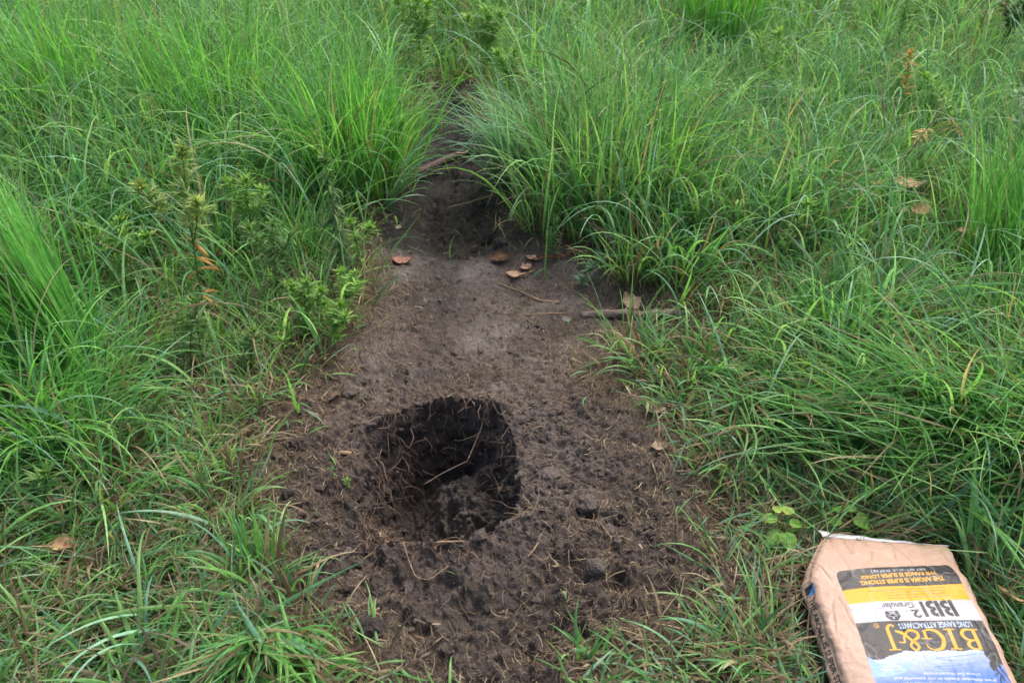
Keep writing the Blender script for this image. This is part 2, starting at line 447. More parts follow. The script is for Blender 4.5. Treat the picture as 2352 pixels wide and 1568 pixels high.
def drop_on_bag(rs, x, y, az, L, th0, th1, frac=1.0):
    reach = L * 0.55 * np.sin((th0 + th1) / 2)
    bad = np.zeros(len(x), bool)
    for f in (0.2, 0.35, 0.5, 0.7, 0.85, 1.0, 1.15, 1.3, 1.5):
        bad |= in_bag(x + np.cos(az) * reach * f, y + np.sin(az) * reach * f, 0.0)
    return ~(bad & (rs.rand(len(x)) < frac)) & ~in_bag(x, y, 0.012)

def grass_layers():
    rs = np.random.RandomState(7)
    # --- short turf and dead thatch under everything
    B = Bag()
    x, y = scatter(rs, 7500, m=.5)
    d = dirt_d(x, y); fl = field(x, y)
    pr = (.25 * sstep(0.06, -0.02, d) + .75 * sstep(-0.01, -0.20, d)) * (0.35 + 0.65 * sstep(.05, .2, fl[:, 0]))
    patch = sstep(-0.5, 0.35, fbm(x, y, 5, 90, 3))
    pr = pr * (0.5 + 0.5 * np.maximum(patch, x > .4)) + 0.010 * (d > 0) * (hole_parts(x, y)[0] < -0.03) * (y > 0.9)
    k = rs.rand(len(x)) < pr
    x, y, fl, d = x[k], y[k], fl[k], d[k]; N = len(x)
    L = (0.05 + 0.33 * fl[:, 0]) * rs.uniform(0.45, 1.25, N)
    L = L * (.4 + .6 * sstep(.02, -.15, d))
    az = rs.uniform(0, 2 * np.pi, N); th0 = rs.uniform(0.1, 1.0, N) + 0.35 * fl[:, 2]; th1 = th0 + rs.uniform(0.2, 1.6, N)
    kk = ~in_bag(x, y, .004) & ~(in_bag(x + np.cos(az) * L * .6, y + np.sin(az) * L * .6, -.01) & (L > .05)); x, y, fl, d, L, az, th0, th1 = [q[kk] for q in (x, y, fl, d, L, az, th0, th1)]; N = len(x)
    V, Q, s, per = ribbons(x, y, hz(x, y) - 0.005, az, L, rs.uniform(0.0022, 0.0060, N) + 0.0006 * np.maximum(0, y - 2), th0, th1, rs.uniform(1, 2, N), rs, S=4, fold=0)
    st = np.clip(fl[:, 1] * 1.0 + 0.08 + .45 * sstep(-.22, .02, d), 0, 0.85)
    ci = GREENS[rs.randint(0, len(GREENS), N)] * GAIN * (1 + rs.normal(0, .2, N))[:, None]
    m = rs.rand(N) < st
    ci[m] = STRAWC[rs.randint(0, 5, m.sum())] * (1 + rs.normal(0, .22, m.sum()))[:, None]
    B.add(V, Q, np.repeat(np.clip(ci, .004, .8), per, 0))
    tag(B.build('short_grass', M_GRASS), 'short turf of green and dead brown blades thinning out around the bare dirt', 'grass', kind='stuff')

    # --- meadow grass: arching blades in loose clumps
    B = Bag()
    cx, cy = scatter(rs, 95, m=0.6)
    d = dirt_d(cx, cy); fl = field(cx, cy)
    k = (d < -0.04) & (rs.rand(len(cx)) < 0.45 + 0.55 * sstep(.1, .3, fl[:, 0]))
    cx, cy, fl = cx[k], cy[k], fl[k]
    nb = (rs.randint(16, 34, len(cx)) * np.where(cy > 3.6, 0.75, 1)).astype(int)
    x = np.repeat(cx, nb); y = np.repeat(cy, nb); fl = np.repeat(fl, nb, 0); N = len(x)
    cl = np.repeat(rs.uniform(0, 1, len(cx)), nb); caz = np.repeat(rs.uniform(0, 2 * np.pi, len(cx)), nb)
    cw = np.repeat(rs.uniform(0.7, 1.3, len(cx)), nb)
    sp = 0.02 + 0.05 * rs.rand(N)
    az = rs.uniform(0, 2 * np.pi, N)
    # blades lean out over the bare track and, low down, lie towards the viewer and sideways
    az = np.where(rs.rand(N) < 0.35, caz + rs.normal(0, 0.6, N), az)
    x = x + np.cos(az) * sp; y = y + np.sin(az) * sp
    L = fl[:, 0] * rs.uniform(0.55, 1.25, N) * (0.8 + 0.4 * cl)
    L = L * np.where((seg_dist(x, y, CHAN) < .34) & (y > 2.8), .4, 1)
    flat = fl[:, 2]
    th0 = rs.uniform(0.02, 0.5, N) + flat * rs.uniform(0.1, 0.95, N)
    th1 = th0 + np.where(rs.rand(N) < 0.6, rs.uniform(0.9, 2.3, N), rs.uniform(0.1, 0.7, N))
    th1 = np.minimum(th1, 2.7)
    k = (dirt_d(x, y) < -0.01) & drop_on_bag(rs, x, y, az, L, th0, th1) & (clear_of_weeds(x, y) | (rs.rand(N) < .15))
    x, y, fl, az, L, th0, th1, cl, cw = [q[k] for q in (x, y, fl, az, L, th0, th1, cl, cw)]; N = len(x)
    wd = rs.uniform(0.0036, 0.0086, N) * cw * np.where(y < 2.2, 1.1, 1.0)
    V, Q, s, per = ribbons(x, y, hz(x, y) - 0.01, az, L, wd, th0, th1, rs.uniform(1.1, 2.4, N), rs, S=8, fold=0.22)
    hue = np.repeat(cl, per)[:, None]
    c = blade_cols(rs, N, GREENS, per, s, straw=0.0)
    st = np.repeat(rs.rand(N) < 0.04 + fl[:, 1] * 0.5, per)
    sc = np.repeat(STRAWC[rs.randint(0, 5, N)] * rs.uniform(.7, 1.15, N)[:, None], per, 0)
    c = np.where(st[:, None], sc, c * (0.86 + 0.28 * hue))
    bl = np.repeat(rs.rand(N) < 0.12, per)
    c = np.where((bl & ~st)[:, None], c * np.array([1.15, 1.1, 1.6]), c)
    B.add(V, Q, c)
    tag(B.build('meadow_grass', M_GRASS), 'long arching green meadow grass covering the field around the bare dirt', 'grass', kind='stuff')
grass_layers()

def trampled():
    rs = np.random.RandomState(27)
    x, y = scatter(rs, 9000, ymax=2.0, m=.4, thin=False)
    d = dirt_d(x, y); fl = field(x, y)
    k = (d < .03) & (rs.rand(len(x)) < sstep(.03, -.24, d) * sstep(2.0, 1.5, y) * (.25 + .75 * fl[:, 2])) & ~in_bag(x, y, .004)
    x, y, fl, d = x[k], y[k], fl[k], d[k]; N = len(x)
    az = 6 * fbm(x, y, 2.2, 97, 2) + rs.normal(0, 1.0, N)
    L = (.05 + .35 * fl[:, 0]) * rs.uniform(.5, 1.3, N); th0 = rs.uniform(.7, 1.35, N); th1 = th0 + rs.uniform(.1, .8, N)
    k = ~in_bag(x + np.cos(az) * L * .7, y + np.sin(az) * L * .7, -.005) & ~in_bag(x + np.cos(az) * L * .4, y + np.sin(az) * L * .4, -.005)
    x, y, fl, L, az, th0, th1 = [q[k] for q in (x, y, fl, L, az, th0, th1)]; N = len(x)
    V, Q, s, per = ribbons(x, y, hz(x, y) - .003, az, L, rs.uniform(.0028, .0066, N), th0, th1, rs.uniform(.8, 1.5, N), rs, S=5, fold=.2)
    o = add_mesh('trampled_grass', V, Q, M_GRASS, blade_cols(rs, N, np.concatenate([GREENS, BLUEG]), per, s, straw=.38, tipdry=.3))
    tag(o, 'trampled mix of flat green and dead grass blades near the bottom of the picture', 'grass', kind='stuff')
trampled()

def arching():
    rs = np.random.RandomState(17)
    x, y = scatter(rs, 200, m=.6)
    d = dirt_d(x, y); fl = field(x, y)
    k = (d < -.05) & (rs.rand(len(x)) < .15 + .85 * sstep(.12, .3, fl[:, 0])) & clear_of_weeds(x, y)
    x, y, fl = x[k], y[k], fl[k]; N = len(x)
    L = (fl[:, 0] * 1.15 + .06) * rs.uniform(.75, 1.3, N); az = rs.uniform(0, 2 * np.pi, N)
    th0 = rs.uniform(.0, .45, N) + fl[:, 2] * .5; th1 = rs.uniform(1.7, 2.75, N)
    k = drop_on_bag(rs, x, y, az, L, th0, th1); x, y, fl, L, az, th0, th1 = [q[k] for q in (x, y, fl, L, az, th0, th1)]; N = len(x)
    V, Q, s, per = ribbons(x, y, hz(x, y) - .01, az, L, rs.uniform(.0050, .0085, N), th0, th1, rs.uniform(1.2, 2.4, N), rs, S=12, fold=.18)
    pal = np.concatenate([GREENS * 1.15, BLUEG * 1.15])
    c = blade_cols(rs, N, pal, per, s, straw=.05)
    o = add_mesh('arching_meadow_grass', V, Q, M_GRASS, c)
    tag(o, 'broad pale green blades bending right over above the finer meadow grass', 'grass', kind='stuff')
arching()

def tussock(label, px, py, n, L, spread, rad, wd, pal, seed, az0=None, azs=0.8, droop=(0.3, 1.9), lean=(0.02, 0.6), straw=0.04, pos=None, group='big grass tussocks', tall_share=0.3):
    rs = np.random.RandomState(seed)
    if L > .5 and n > 500: n = int(n * .8)
    b = G(px, py) if pos is None else np.array([pos[0], pos[1], float(hz(pos[0], pos[1]))])
    az = rs.uniform(0, 2 * np.pi, n) if az0 is None else az0 + rs.normal(0, azs, n)
    r = rad * np.sqrt(rs.rand(n)); pa = rs.uniform(0, 2 * np.pi, n)
    x = b[0] + r * np.cos(pa); y = b[1] + r * np.sin(pa)
    if az0 is None:
        az = np.where(rs.rand(n) < 0.6, pa + rs.normal(0, 0.5, n), az)
    LL = L * rs.uniform(0.5, 1.15, n); wd = wd * (1.35 if b[1] < 2.3 else 1.8)
    th0 = rs.uniform(lean[0], lean[1], n) * (0.4 + 0.6 * r / rad)
    th1 = th0 + rs.uniform(droop[0], droop[1], n)
    up = rs.rand(n) < tall_share; th1 = np.where(up, th0 + rs.uniform(0.0, 0.4, n), th1)
    k = (dirt_d(x, y) < 0.0) & drop_on_bag(rs, x, y, az, LL, th0, th1)
    x, y, az, LL, th0, th1 = [q[k] for q in (x, y, az, LL, th0, th1)]; N = len(x)
    V, Q, s, per = ribbons(x, y, hz(x, y) - 0.01, az, LL, rs.uniform(0.55, 1.15, N) * wd, th0, th1, rs.uniform(1.1, 2.6, N), rs, S=10, fold=0.22)
    o = add_mesh('grass_tussock', V - b, Q, M_GRASS, blade_cols(rs, N, pal, per, s, straw=straw))
    o.location = b
    tag(o, label, 'grass tussock', group)
    return o

tussock('bright green tussock of upright wide blades at the left edge, fanning up from low left', 0, 0, 340, .62, 1, .07, .0065, BRIGHT, 11, az0=R(165), azs=0.55, droop=(0.1, .8), lean=(.1, .7), pos=(-1.13, 1.72))
tussock('low spreading clump of long blades below the bright tussock at the left edge', 90, 1010, 260, .46, 1, .10, .0052, BRIGHT, 12, droop=(.8, 1.9), lean=(.3, 1.1), tall_share=.1)
tussock('large upright fine-bladed tussock just right of the muddy track', 1400, 455, 850, .56, 1, .27, .0044, GREENS, 13, droop=(.3, 2.0), lean=(.02, .6), tall_share=.38, straw=.07)
tussock('smaller tussock leaning over the right bank of the muddy track', 1200, 405, 280, .42, 1, .10, .0034, BLUEG, 14, az0=R(190), azs=.7, droop=(.8, 1.9), lean=(.1, .7))
tussock('dense tall tussock left of the muddy track, blades arching over the bare mud', 835, 415, 680, .56, 1, .19, .0042, BRIGHT, 15, droop=(.4, 2.0), lean=(.02, .5), tall_share=.4)
tussock('tall dense tussock in the upper left behind the tangled arching grass', 520, 330, 700, .60, 1, .24, .0045, BRIGHT, 16, droop=(.3, 1.9), lean=(.02, .5), tall_share=.4)
tussock('tall dark tussock at the top left with stiff straight stems', 190, 330, 560, .66, 1, .20, .0048, BRIGHT, 17, droop=(.2, 1.4), lean=(.02, .55), tall_share=.5)
tussock('tall upright tussock at the top edge right of the large one', 1650, 120, 620, .60, 1, .17, .0042, BRIGHT, 18, droop=(.1, 1.3), lean=(.02, .35), tall_share=.6)
tussock('bright tussock of stiff wide blades at the right edge below the brown leaves', 2300, 650, 420, .50, 1, .13, .0062, BRIGHT, 19, az0=R(60), azs=.9, droop=(.1, .9), lean=(.05, .7), tall_share=.5)
tussock('flattened clump of long blades swept to the left, above the broad-leaved seedlings', 2160, 960, 420, .50, 1, .22, .0060, GREENS * 1.1, 20, az0=R(215), azs=.5, droop=(.3, .8), lean=(.95, 1.35), tall_share=.05, straw=.12)
tussock('flattened clump with blades combed towards the upper side of the bag', 1800, 960, 300, .34, 1, .16, .0060, GREENS * 1.1, 21, az0=R(-65), azs=.45, droop=(.3, .8), lean=(1.0, 1.35), tall_share=.03, straw=.2)
tussock('long limp clump at the right edge beside the bag, lying to the lower left', 2420, 1000, 360, .56, 1, .18, .0056, GREENS * 1.1, 22, az0=R(225), azs=.6, droop=(.4, 1.1), lean=(.7, 1.2), tall_share=.08, straw=.1)
tussock('trampled clump with pale blades lying towards the bottom edge left of centre', 590, 1475, 240, .26, 1, .07, .0070, GREENS * 1.08, 23, az0=R(-75), azs=.5, droop=(.2, .6), lean=(1.0, 1.35), tall_share=.05, straw=.2)
tussock('small stiff green clump left of the hole in the trampled turf', 600, 1290, 40, .12, 1, .06, .0060, GREENS, 24, az0=R(80), azs=.9, droop=(.1, .8), lean=(.1, .7), tall_share=.4, straw=.1)
tussock('small clump of wide blades at the bottom edge right of the crumbled soil', 1330, 1530, 36, .11, 1, .06, .0055, GREENS, 25, droop=(.3, 1.1), lean=(.4, 1.1), tall_share=.2, straw=.2)
tussock('ragged clump of blades arching over the wet mud from the left bank', 900, 480, 60, .34, 1, .04, .0046, BLUEG, 26, az0=R(-15), azs=.6, droop=(.8, 1.9), lean=(.2, .9), tall_share=.1)

# single long blades that stand out
def hero_blades():
    rs = np.random.RandomState(5)
    L = [('long pale blade bending over dark grass left of the tall yellowed weed', (320, 900), 100, .62, 20, 150, .008, srgb(120, 165, 95)),
         ('broad pale blade tip hanging down over the dirt edge left of the hole', (310, 1000), 10, .45, 30, 118, .009, srgb(125, 165, 115)),
         ('long thin blade crossing over the printed face of the bag from the right', (2420, 1380), 170, .36, 50, 112, .005, srgb(104, 150, 80)),
         ('straight green blade standing at the edge of the bare dirt beside the muddy track', (1250, 645), 75, .30, 8, 22, .006, srgb(110, 150, 86)),
         ('broad horizontal blade above the left clump, pointing right', (205, 920), -12, .30, 60, 112, .010, srgb(115, 160, 90)),
         ('long arching blade in the lower left corner sweeping down and left', (520, 1390), 205, .42, 55, 120, .008, srgb(105, 155, 80))]
    for lab, (px, py), az, LL, a, b, w, c in L:
        g = G(px, py); n = 1
        f = lambda v: np.array([v], float)
        V, Q, s, per = ribbons(f(g[0]), f(g[1]), f(g[2] - .005), f(R(az)), f(LL), f(w), f(R(a)), f(R(b)), f(1.6), rs, S=18, fold=.2, daz=f(.15))
        if 'bag' in lab: V[:, 2] = np.where(in_bag(V[:, 0], V[:, 1], .02), np.maximum(V[:, 2], .112), V[:, 2])
        o = add_mesh('arching_grass', V - g, Q, M_GRASS, np.clip(c * (0.9 + 0.2 * s[:, None]), 0, 1)); o.location = g
        tag(o, lab, 'grass blade')
hero_blades()

# ------------------------------------------------------------------ litter: straw, crumbs, roots
def litter():
    rs = np.random.RandomState(31)
    n = 130000
    x = rs.uniform(-1.3, 1.1, n); y = rs.uniform(.8, 2.9, n)
    d = dirt_d(x, y); hdd, pf = hole_parts(x, y)
    dens = np.exp(-((d + .03) / .11) ** 2) * .95 + (.10 + .5 * sstep(.0, .5, fbm(x, y, 7, 95, 3))) * (d > -.05)
    dens = dens * (1 - .97 * pf) * np.where(y > 2.25, .25, 1) * np.where(d < -.25, 0, 1) * np.where((y < 1.2) & (d > .05), .75, 1)
    k = (rs.rand(n) < dens) & ~in_bag(x, y, .01)
    x, y = x[k], y[k]; N = len(x)
    L = rs.exponential(.012, N) + .003; L = np.minimum(L, .08)
    az = rs.uniform(0, 2 * np.pi, N)
    V, Q, s, per = ribbons(x, y, hz(x, y) + .0002, az, L, rs.uniform(.0006, .0015, N) * (1 + (rs.rand(N) < .08) * 1.5), rs.uniform(1.25, 1.57, N), rs.uniform(1.4, 1.9, N), np.ones(N), rs, S=4, fold=0, daz=rs.normal(0, .9, N), wprof='s')
    c = STRAWC[rs.randint(0, 5, N)] * rs.uniform(.22, 1.1, N)[:, None]
    B = Bag(); B.add(V, Q, np.repeat(np.clip(c, 0, 1), per, 0))
    tag(B.build('straw_litter', M_STRAW), 'thin scraps of dry straw and dead grass strewn over the dirt', 'litter', kind='stuff')
    # crumbs
    n = 90000
    x = rs.uniform(-.65, .65, n); y = rs.uniform(.82, 2.9, n)
    d = dirt_d(x, y); hdd, pf = hole_parts(x, y)
    clus = sstep(-.1, .5, fbm(x, y, 8, 99, 3))
    k = rs.rand(n) < (.06 + .5 * clus) * sstep(-.05, .05, d) * (1 - .35 * pf) * (.18 + .82 * sstep(2.0, 1.3, y))
    x, y = x[k], y[k]; N = len(x)
    r = np.minimum(.0012 + rs.exponential(.0019, N) * (1 + .8 * (rs.rand(N) < .12)), .017)
    r = np.where((y > 1.7), r * .7, r)
    t = (1 + 5 ** .5) / 2
    ico = np.array([(-1, t, 0), (1, t, 0), (-1, -t, 0), (1, -t, 0), (0, -1, t), (0, 1, t), (0, -1, -t), (0, 1, -t), (t, 0, -1), (t, 0, 1), (-t, 0, -1), (-t, 0, 1)]) / 1.9
    fi = np.array([(0, 11, 5), (0, 5, 1), (0, 1, 7), (0, 7, 10), (0, 10, 11), (1, 5, 9), (5, 11, 4), (11, 10, 2), (10, 7, 6), (7, 1, 8), (3, 9, 4), (3, 4, 2), (3, 2, 6), (3, 6, 8), (3, 8, 9), (4, 9, 5), (2, 4, 11), (6, 2, 10), (8, 6, 7), (9, 8, 1)])
    jit = rs.uniform(.6, 1.35, (N, 12, 1)); sc = rs.uniform(.6, 1.4, (N, 1, 3)); sc[:, :, 2] *= .7
    V = ico[None] * jit * sc * r[:, None, None]
    V = V + np.stack([x, y, hz(x, y) + r * .25], -1)[:, None]
    Fi = (fi[None] + (np.arange(N) * 12)[:, None, None]).reshape(-1, 3)
    cc = (dark * .9 + (mid - dark) * rs.rand(N)[:, None]) * rs.uniform(.7, 1.1, N)[:, None]
    o = add_mesh('soil_crumbs', V.reshape(-1, 3), Fi, M_SOIL, np.repeat(cc, 12, 0), extra=np.zeros(N * 12), smooth=False)
    tag(o, 'loose crumbs of dark soil scattered round the dug hole', 'soil crumbs', kind='stuff')
litter()

def tube(pts, rad, sides=5, cap=True):
    """swept tube through pts with radius per point; returns V,F"""
    pts = np.asarray(pts, float); n = len(pts); rad = np.broadcast_to(rad, n)
    tan = np.gradient(pts, axis=0); tan /= np.linalg.norm(tan, axis=1)[:, None] + 1e-9
    up = np.array([0, 0, 1.0]) if abs(tan[0][2]) < .8 else np.array([1.0, 0, 0])
    V = []
    for i in range(n):
        a = np.cross(tan[i], up); a /= np.linalg.norm(a) + 1e-9; b = np.cross(tan[i], a)
        for k in range(sides):
            an = 2 * math.pi * k / sides
            V.append(pts[i] + rad[i] * (math.cos(an) * a + math.sin(an) * b))
    F = []
    for i in range(n - 1):
        for k in range(sides):
            F.append((i * sides + k, i * sides + (k + 1) % sides, (i + 1) * sides + (k + 1) % sides, (i + 1) * sides + k))
    return np.array(V), np.array(F)

def roots():
    rs = np.random.RandomState(77)
    B = Bag()
    per = np.array(HOLE); n = len(per)
    for i in range(420):
        j = rs.randint(n); t = rs.rand()
        # the left wall carries most of the torn roots
        if rs.rand() < .5: j = rs.choice([10, 11, 12, 13, 14, 15])
        p = per[j] * (1 - t) + per[(j + 1) % n] * t
        inw = np.array([HC[0], HC[1]]) - p; inw /= np.linalg.norm(inw)
        st = p + inw * rs.uniform(-.05, .075); z = float(hz(*st)) + .001
        a = math.atan2(inw[1], inw[0]) + rs.normal(0, .8); L = rs.uniform(.02, .085); S = 7
        pts = [np.array([st[0], st[1], z])]; el = rs.uniform(-.3, .5)
        for k in range(S):
            el -= rs.uniform(-.1, .38); a += rs.normal(0, .28)
            q = pts[-1] + L / S * np.array([math.cos(a) * math.cos(el), math.sin(a) * math.cos(el), math.sin(el)])
            q[2] = max(q[2], float(hz(q[0], q[1])) + .002); pts.append(q)
        V, F = tube(pts, np.linspace(.00085, .0003, S + 1) * rs.uniform(.7, 1.5), 4)
        c = (srgb(160, 134, 112) if rs.rand() < .5 else srgb(112, 92, 78)) * rs.uniform(.4, 1.0)
        B.add(V, F, np.broadcast_to(c, V.shape))
    for i in range(190):          # rootlets lying on the soil
        st = P(rs.uniform(760, 1480), rs.uniform(830, 1500)); 
        if hole_parts(st[:1], st[1:])[0][0] > -.01: continue
        a = rs.uniform(0, 6.28); L = rs.uniform(.03, .12); S = 9; pts = []
        q = st.copy(); lift = rs.uniform(0, .008)
        for k in range(S + 1):
            pts.append(np.array([q[0], q[1], float(hz(*q)) + .002 + lift * math.sin(math.pi * k / S)]))
            a += rs.normal(0, .4); q = q + L / S * np.array([math.cos(a), math.sin(a)])
        V, F = tube(pts, rs.uniform(.0004, .001), 4)
        c = srgb(146, 124, 104) * rs.uniform(.3, .95)
        B.add(V, F, np.broadcast_to(c, V.shape))
    tag(B.build('fine_roots', M_ROOT), 'torn hair-thin roots sticking out of the wall of the hole and lying around its rim', 'roots', kind='stuff')
roots()

# ------------------------------------------------------------------ sticks and twigs
def bark_mat(name, c1, c2):
    m, nt, pb, out = new_mat(name); L = nt.links.new
    tc = nt.nodes.new('ShaderNodeTexCoord'); mp = nt.nodes.new('ShaderNodeMapping'); mp.inputs['Scale'].default_value = (14, 60, 60)
    n = nt.nodes.new('ShaderNodeTexNoise'); n.inputs['Scale'].default_value = 2.2; n.inputs['Detail'].default_value = 7; n.inputs['Roughness'].default_value = .7
    L(tc.outputs['Object'], mp.inputs[0]); L(mp.outputs[0], n.inputs['Vector'])
    cr = nt.nodes.new('ShaderNodeValToRGB'); cr.color_ramp.elements[0].position = .35; cr.color_ramp.elements[1].position = .68
    cr.color_ramp.elements[0].color = (*c1, 1); cr.color_ramp.elements[1].color = (*c2, 1)
    L(n.outputs['Fac'], cr.inputs[0]); L(cr.outputs[0], pb.inputs['Base Color']); pb.inputs['Roughness'].default_value = .85
    b = nt.nodes.new('ShaderNodeBump'); b.inputs['Distance'].default_value = .004; b.inputs['Strength'].default_value = .9
    L(n.outputs['Fac'], b.inputs['Height']); L(b.outputs[0], pb.inputs['Normal'])
    return m
M_BARK = bark_mat('bark', srgb(80, 70, 62), srgb(146, 132, 118))
M_BARKD = bark_mat('wet_bark', srgb(52, 44, 40), srgb(104, 90, 80))
M_STEM = bark_mat('dead_stem', srgb(92, 76, 64), srgb(140, 120, 104))
M_TWIG = bark_mat('twig', srgb(120, 96, 74), srgb(176, 148, 120))

def stick(name, label, cat, pts, r0, r1, mat, seed, sides=14, rough=.12, seg=36, parts=None):
    rs = np.random.RandomState(seed)
    pts = np.array(pts, float); t = np.linspace(0, 1, len(pts)); tt = np.linspace(0, 1, seg)
    c = np.stack([np.interp(tt, t, pts[:, k]) for k in range(3)], -1)
    if seg > 12:
        for _ in range(3): c[1:-1] = (c[:-2] + c[1:-1] * 2 + c[2:]) / 4
    r = r0 + (r1 - r0) * tt
    V, F = tube(c, r, sides)
    V3 = V.reshape(seg, sides, 3); a = np.arange(sides)
    nz = 1 + rough * (fbm(tt[:, None] * 9 + seed, np.cos(a * 2 * np.pi / sides)[None] * 1.5, 1, seed, 3) + .6 * vnoise(tt[:, None] * 30 + seed, a[None] * .8 + 0 * tt[:, None], seed + 3))
    V3 = c[:, None] + (V3 - c[:, None]) * nz[..., None]
    V = V3.reshape(-1, 3)
    F = [tuple(f) for f in F] + [tuple(range(sides))[::-1], tuple(range((seg - 1) * sides, seg * sides))]
    base = c[0]
    o = add_mesh(name, V - base, F, mat); o.location = base
    return tag(o, label, cat)

def gp(px, py, dz): return G(px, py, dz)
stick('fallen_stick', 'thick grey-brown stick lying level on the dirt, its right end in the grass', 'stick',
      [gp(1335, 724, .006), gp(1400, 720, .010), gp(1480, 724, .011), gp(1540, 719, .010), gp(1590, 722, .006)], .0120, .0145, M_BARK, 3, sides=18, rough=.30)
stick('fallen_branch', 'dark weathered branch lying slanted across the muddy track', 'branch',
      [gp(900, 420, .03), gp(955, 398, .04), gp(1000, 378, .04), gp(1045, 360, .05), gp(1068, 350, .055)], .010, .020, M_BARKD, 4, sides=16, rough=.25)
stick('twig', 'thin bare twig slanting across the wet mud of the track', 'twig', [gp(1030, 482, .01), gp(1080, 466, .014), (gp(1135, 447, .02))], .0022, .004, M_TWIG, 5, sides=6)
stick('twig', 'thin pale twig lying on the dirt above the level thick stick', 'twig', [gp(1140, 648, .003), gp(1200, 672, .005), gp(1240, 690, .004), gp(1285, 695, .004)], .0015, .0035, M_TWIG, 6, sides=6)
stick('twig', 'short reddish twig touching the grey stone left of the thick stick', 'twig', [gp(1205, 722, .003), gp(1255, 720, .005), gp(1300, 718, .004)], .0015, .002, M_TWIG, 7, sides=6)
a0 = gp(1150, 885, .012); p1 = P(1118, 930, -.01); p2 = P(1105, 985, -.06); p3 = P(1072, 1058, -.10)
stick('bent_twig', 'long dry bent stem hanging over the back rim down into the hole', 'dry stem',
      [gp(1185, 882, .006), a0, (p1[0], p1[1], -.005), (p2[0], p2[1], -.06), (p3[0], p3[1], -.105)], .0009, .0015, M_STEM, 8, sides=6, seg=30)
q1 = P(1072, 1062, -.115); q2 = P(972, 1110, -.13)
stick('dry_twig', 'short straight dry stem resting on the mud lump inside the hole', 'dry stem', [(q1[0], q1[1], -.11), ((q1[0] + q2[0]) / 2, (q1[1] + q2[1]) / 2, -.118), (q2[0], q2[1], -.135)], .0011, .0017, M_STEM, 9, sides=6, seg=10)
stick('bare_root', 'reddish-brown root bridging the near rim of the hole', 'root', [gp(890, 1243, .006), gp(950, 1240, .010), gp(1000, 1246, .010), gp(1065, 1243, .006)], .0022, .0028, M_TWIG, 10, sides=7)
stick('curled_root', 'long curled root hanging from the near rim onto the crumbled soil', 'root',
      [gp(926, 1245, .01), gp(940, 1290, .010), gp(955, 1325, .010), gp(985, 1330, .012), gp(1030, 1300, .010)], .0013, .0010, M_TWIG, 11, sides=6)
stick('arched_root', 'thin pale root looping over a soil clod right of the hole', 'root',
      [gp(1330, 1190, .02), gp(1375, 1200, .04), gp(1405, 1235, .035), gp(1395, 1270, .01)], .0012, .0010, M_TWIG, 12, sides=6)
stick('standing_reed', 'thin pale dry stalk standing upright in the grass below the brown leaves', 'dry stalk',
      [gp(2080, 640, 0), gp(2080, 640, .10) * np.array([1, 1, 1]), gp(2080, 640, .22) + np.array([.005, 0, 0])], .0022, .0018, M_TWIG, 13, sides=6)
stick('standing_reed', 'slim straw-coloured stalk standing in the muddy track beside the branch', 'dry stalk',
      [gp(1075, 352, 0), gp(1075, 352, .2) + np.array([-.01, 0, 0]), gp(1072, 352, .42) + np.array([-.03, 0, 0])], .004, .002, M_TWIG, 14, sides=6)

# wood chip
def wood_chip():
    c = G(789, 1038, .006); a = R(-12)
    V = []; F = []
    n = 12
    for i in range(n + 1):
        u = (i / n - .5) * .042
        for (v, z) in ((-.006, 0), (-.0035, .0035), (0, .003), (.0035, .0038), (.006, 0)):
            V.append((u * math.cos(a) - v * math.sin(a), u * math.sin(a) + v * math.cos(a), z + .0015 * math.sin(u * 90)))
    for i in range(n):
        for k in range(4): F.append((i * 5 + k, i * 5 + k + 1, i * 5 + k + 6, i * 5 + k + 5))
    F.append((0, 1, 2, 3, 4)); F.append(tuple(n * 5 + k for k in range(5))[::-1])
    o = add_mesh('wood_chip', np.array(V), F, M_TWIG, smooth=False); o.location = c
    tag(o, 'flat pale splinter of wood on the dirt left of the hole', 'wood chip')
wood_chip()

# ------------------------------------------------------------------ clods and stone
def clod(name, label, cat, px, py, r, seed, mat=None, col=None, flat=.7, z=None, lumps=.35):
    c = G(px, py) if z is None else np.array([*P(px, py, z), z])
    n1, n2 = 40, 26
    V = []; 
    u = np.linspace(0, 2 * np.pi, n1, endpoint=False); v = np.linspace(0.02, np.pi - .02, n2)
    U, Vv = np.meshgrid(u, v)
    X = np.sin(Vv) * np.cos(U); Y = np.sin(Vv) * np.sin(U); Z = np.cos(Vv)
    s = 1 + lumps * fbm(X * 1.3 + Z, Y * 1.3 - Z * .7, 1.7, seed, 4, .6) + lumps * .5 * np.abs(fbm(X + Z * .8 + 5, Y + Z, 4, seed + 9, 3))
    VV = np.stack([X * s * r, Y * s * r * .9, Z * s * r * flat], -1).reshape(-1, 3)
    F = [(j * n1 + i, j * n1 + (i + 1) % n1, (j + 1) * n1 + (i + 1) % n1, (j + 1) * n1 + i) for j in range(n2 - 1) for i in range(n1)]
    F = [f[::-1] for f in F] + [tuple(range(n1)), tuple(range((n2 - 1) * n1, n2 * n1))[::-1]]
    cc = np.broadcast_to(dark * .85 if col is None else col, VV.shape)
    o = add_mesh(name, VV, F, mat or M_SOIL, cc, extra=np.full(len(VV), .4)); o.location = c + np.array([0, 0, r * flat * .45])
    return tag(o, label, cat)
clod('mud_clod', 'dark wet mud clod in the grass at the lower left of the crumbled soil', 'mud clod', 855, 1445, .026, 41, col=dark * .8)
clod('mud_clod', 'grey-brown soil clod under the looping root right of the hole', 'mud clod', 1345, 1175, .024, 42, col=mid * .9)
clod('mud_clod', 'small rounded soil lump on the crumbled soil near the bottom edge', 'mud clod', 1170, 1395, .016, 43)
clod('mud_clod', 'flat earth lump on the dirt above the back left of the hole', 'mud clod', 800, 905, .020, 44, col=mid * .8, flat=.4)
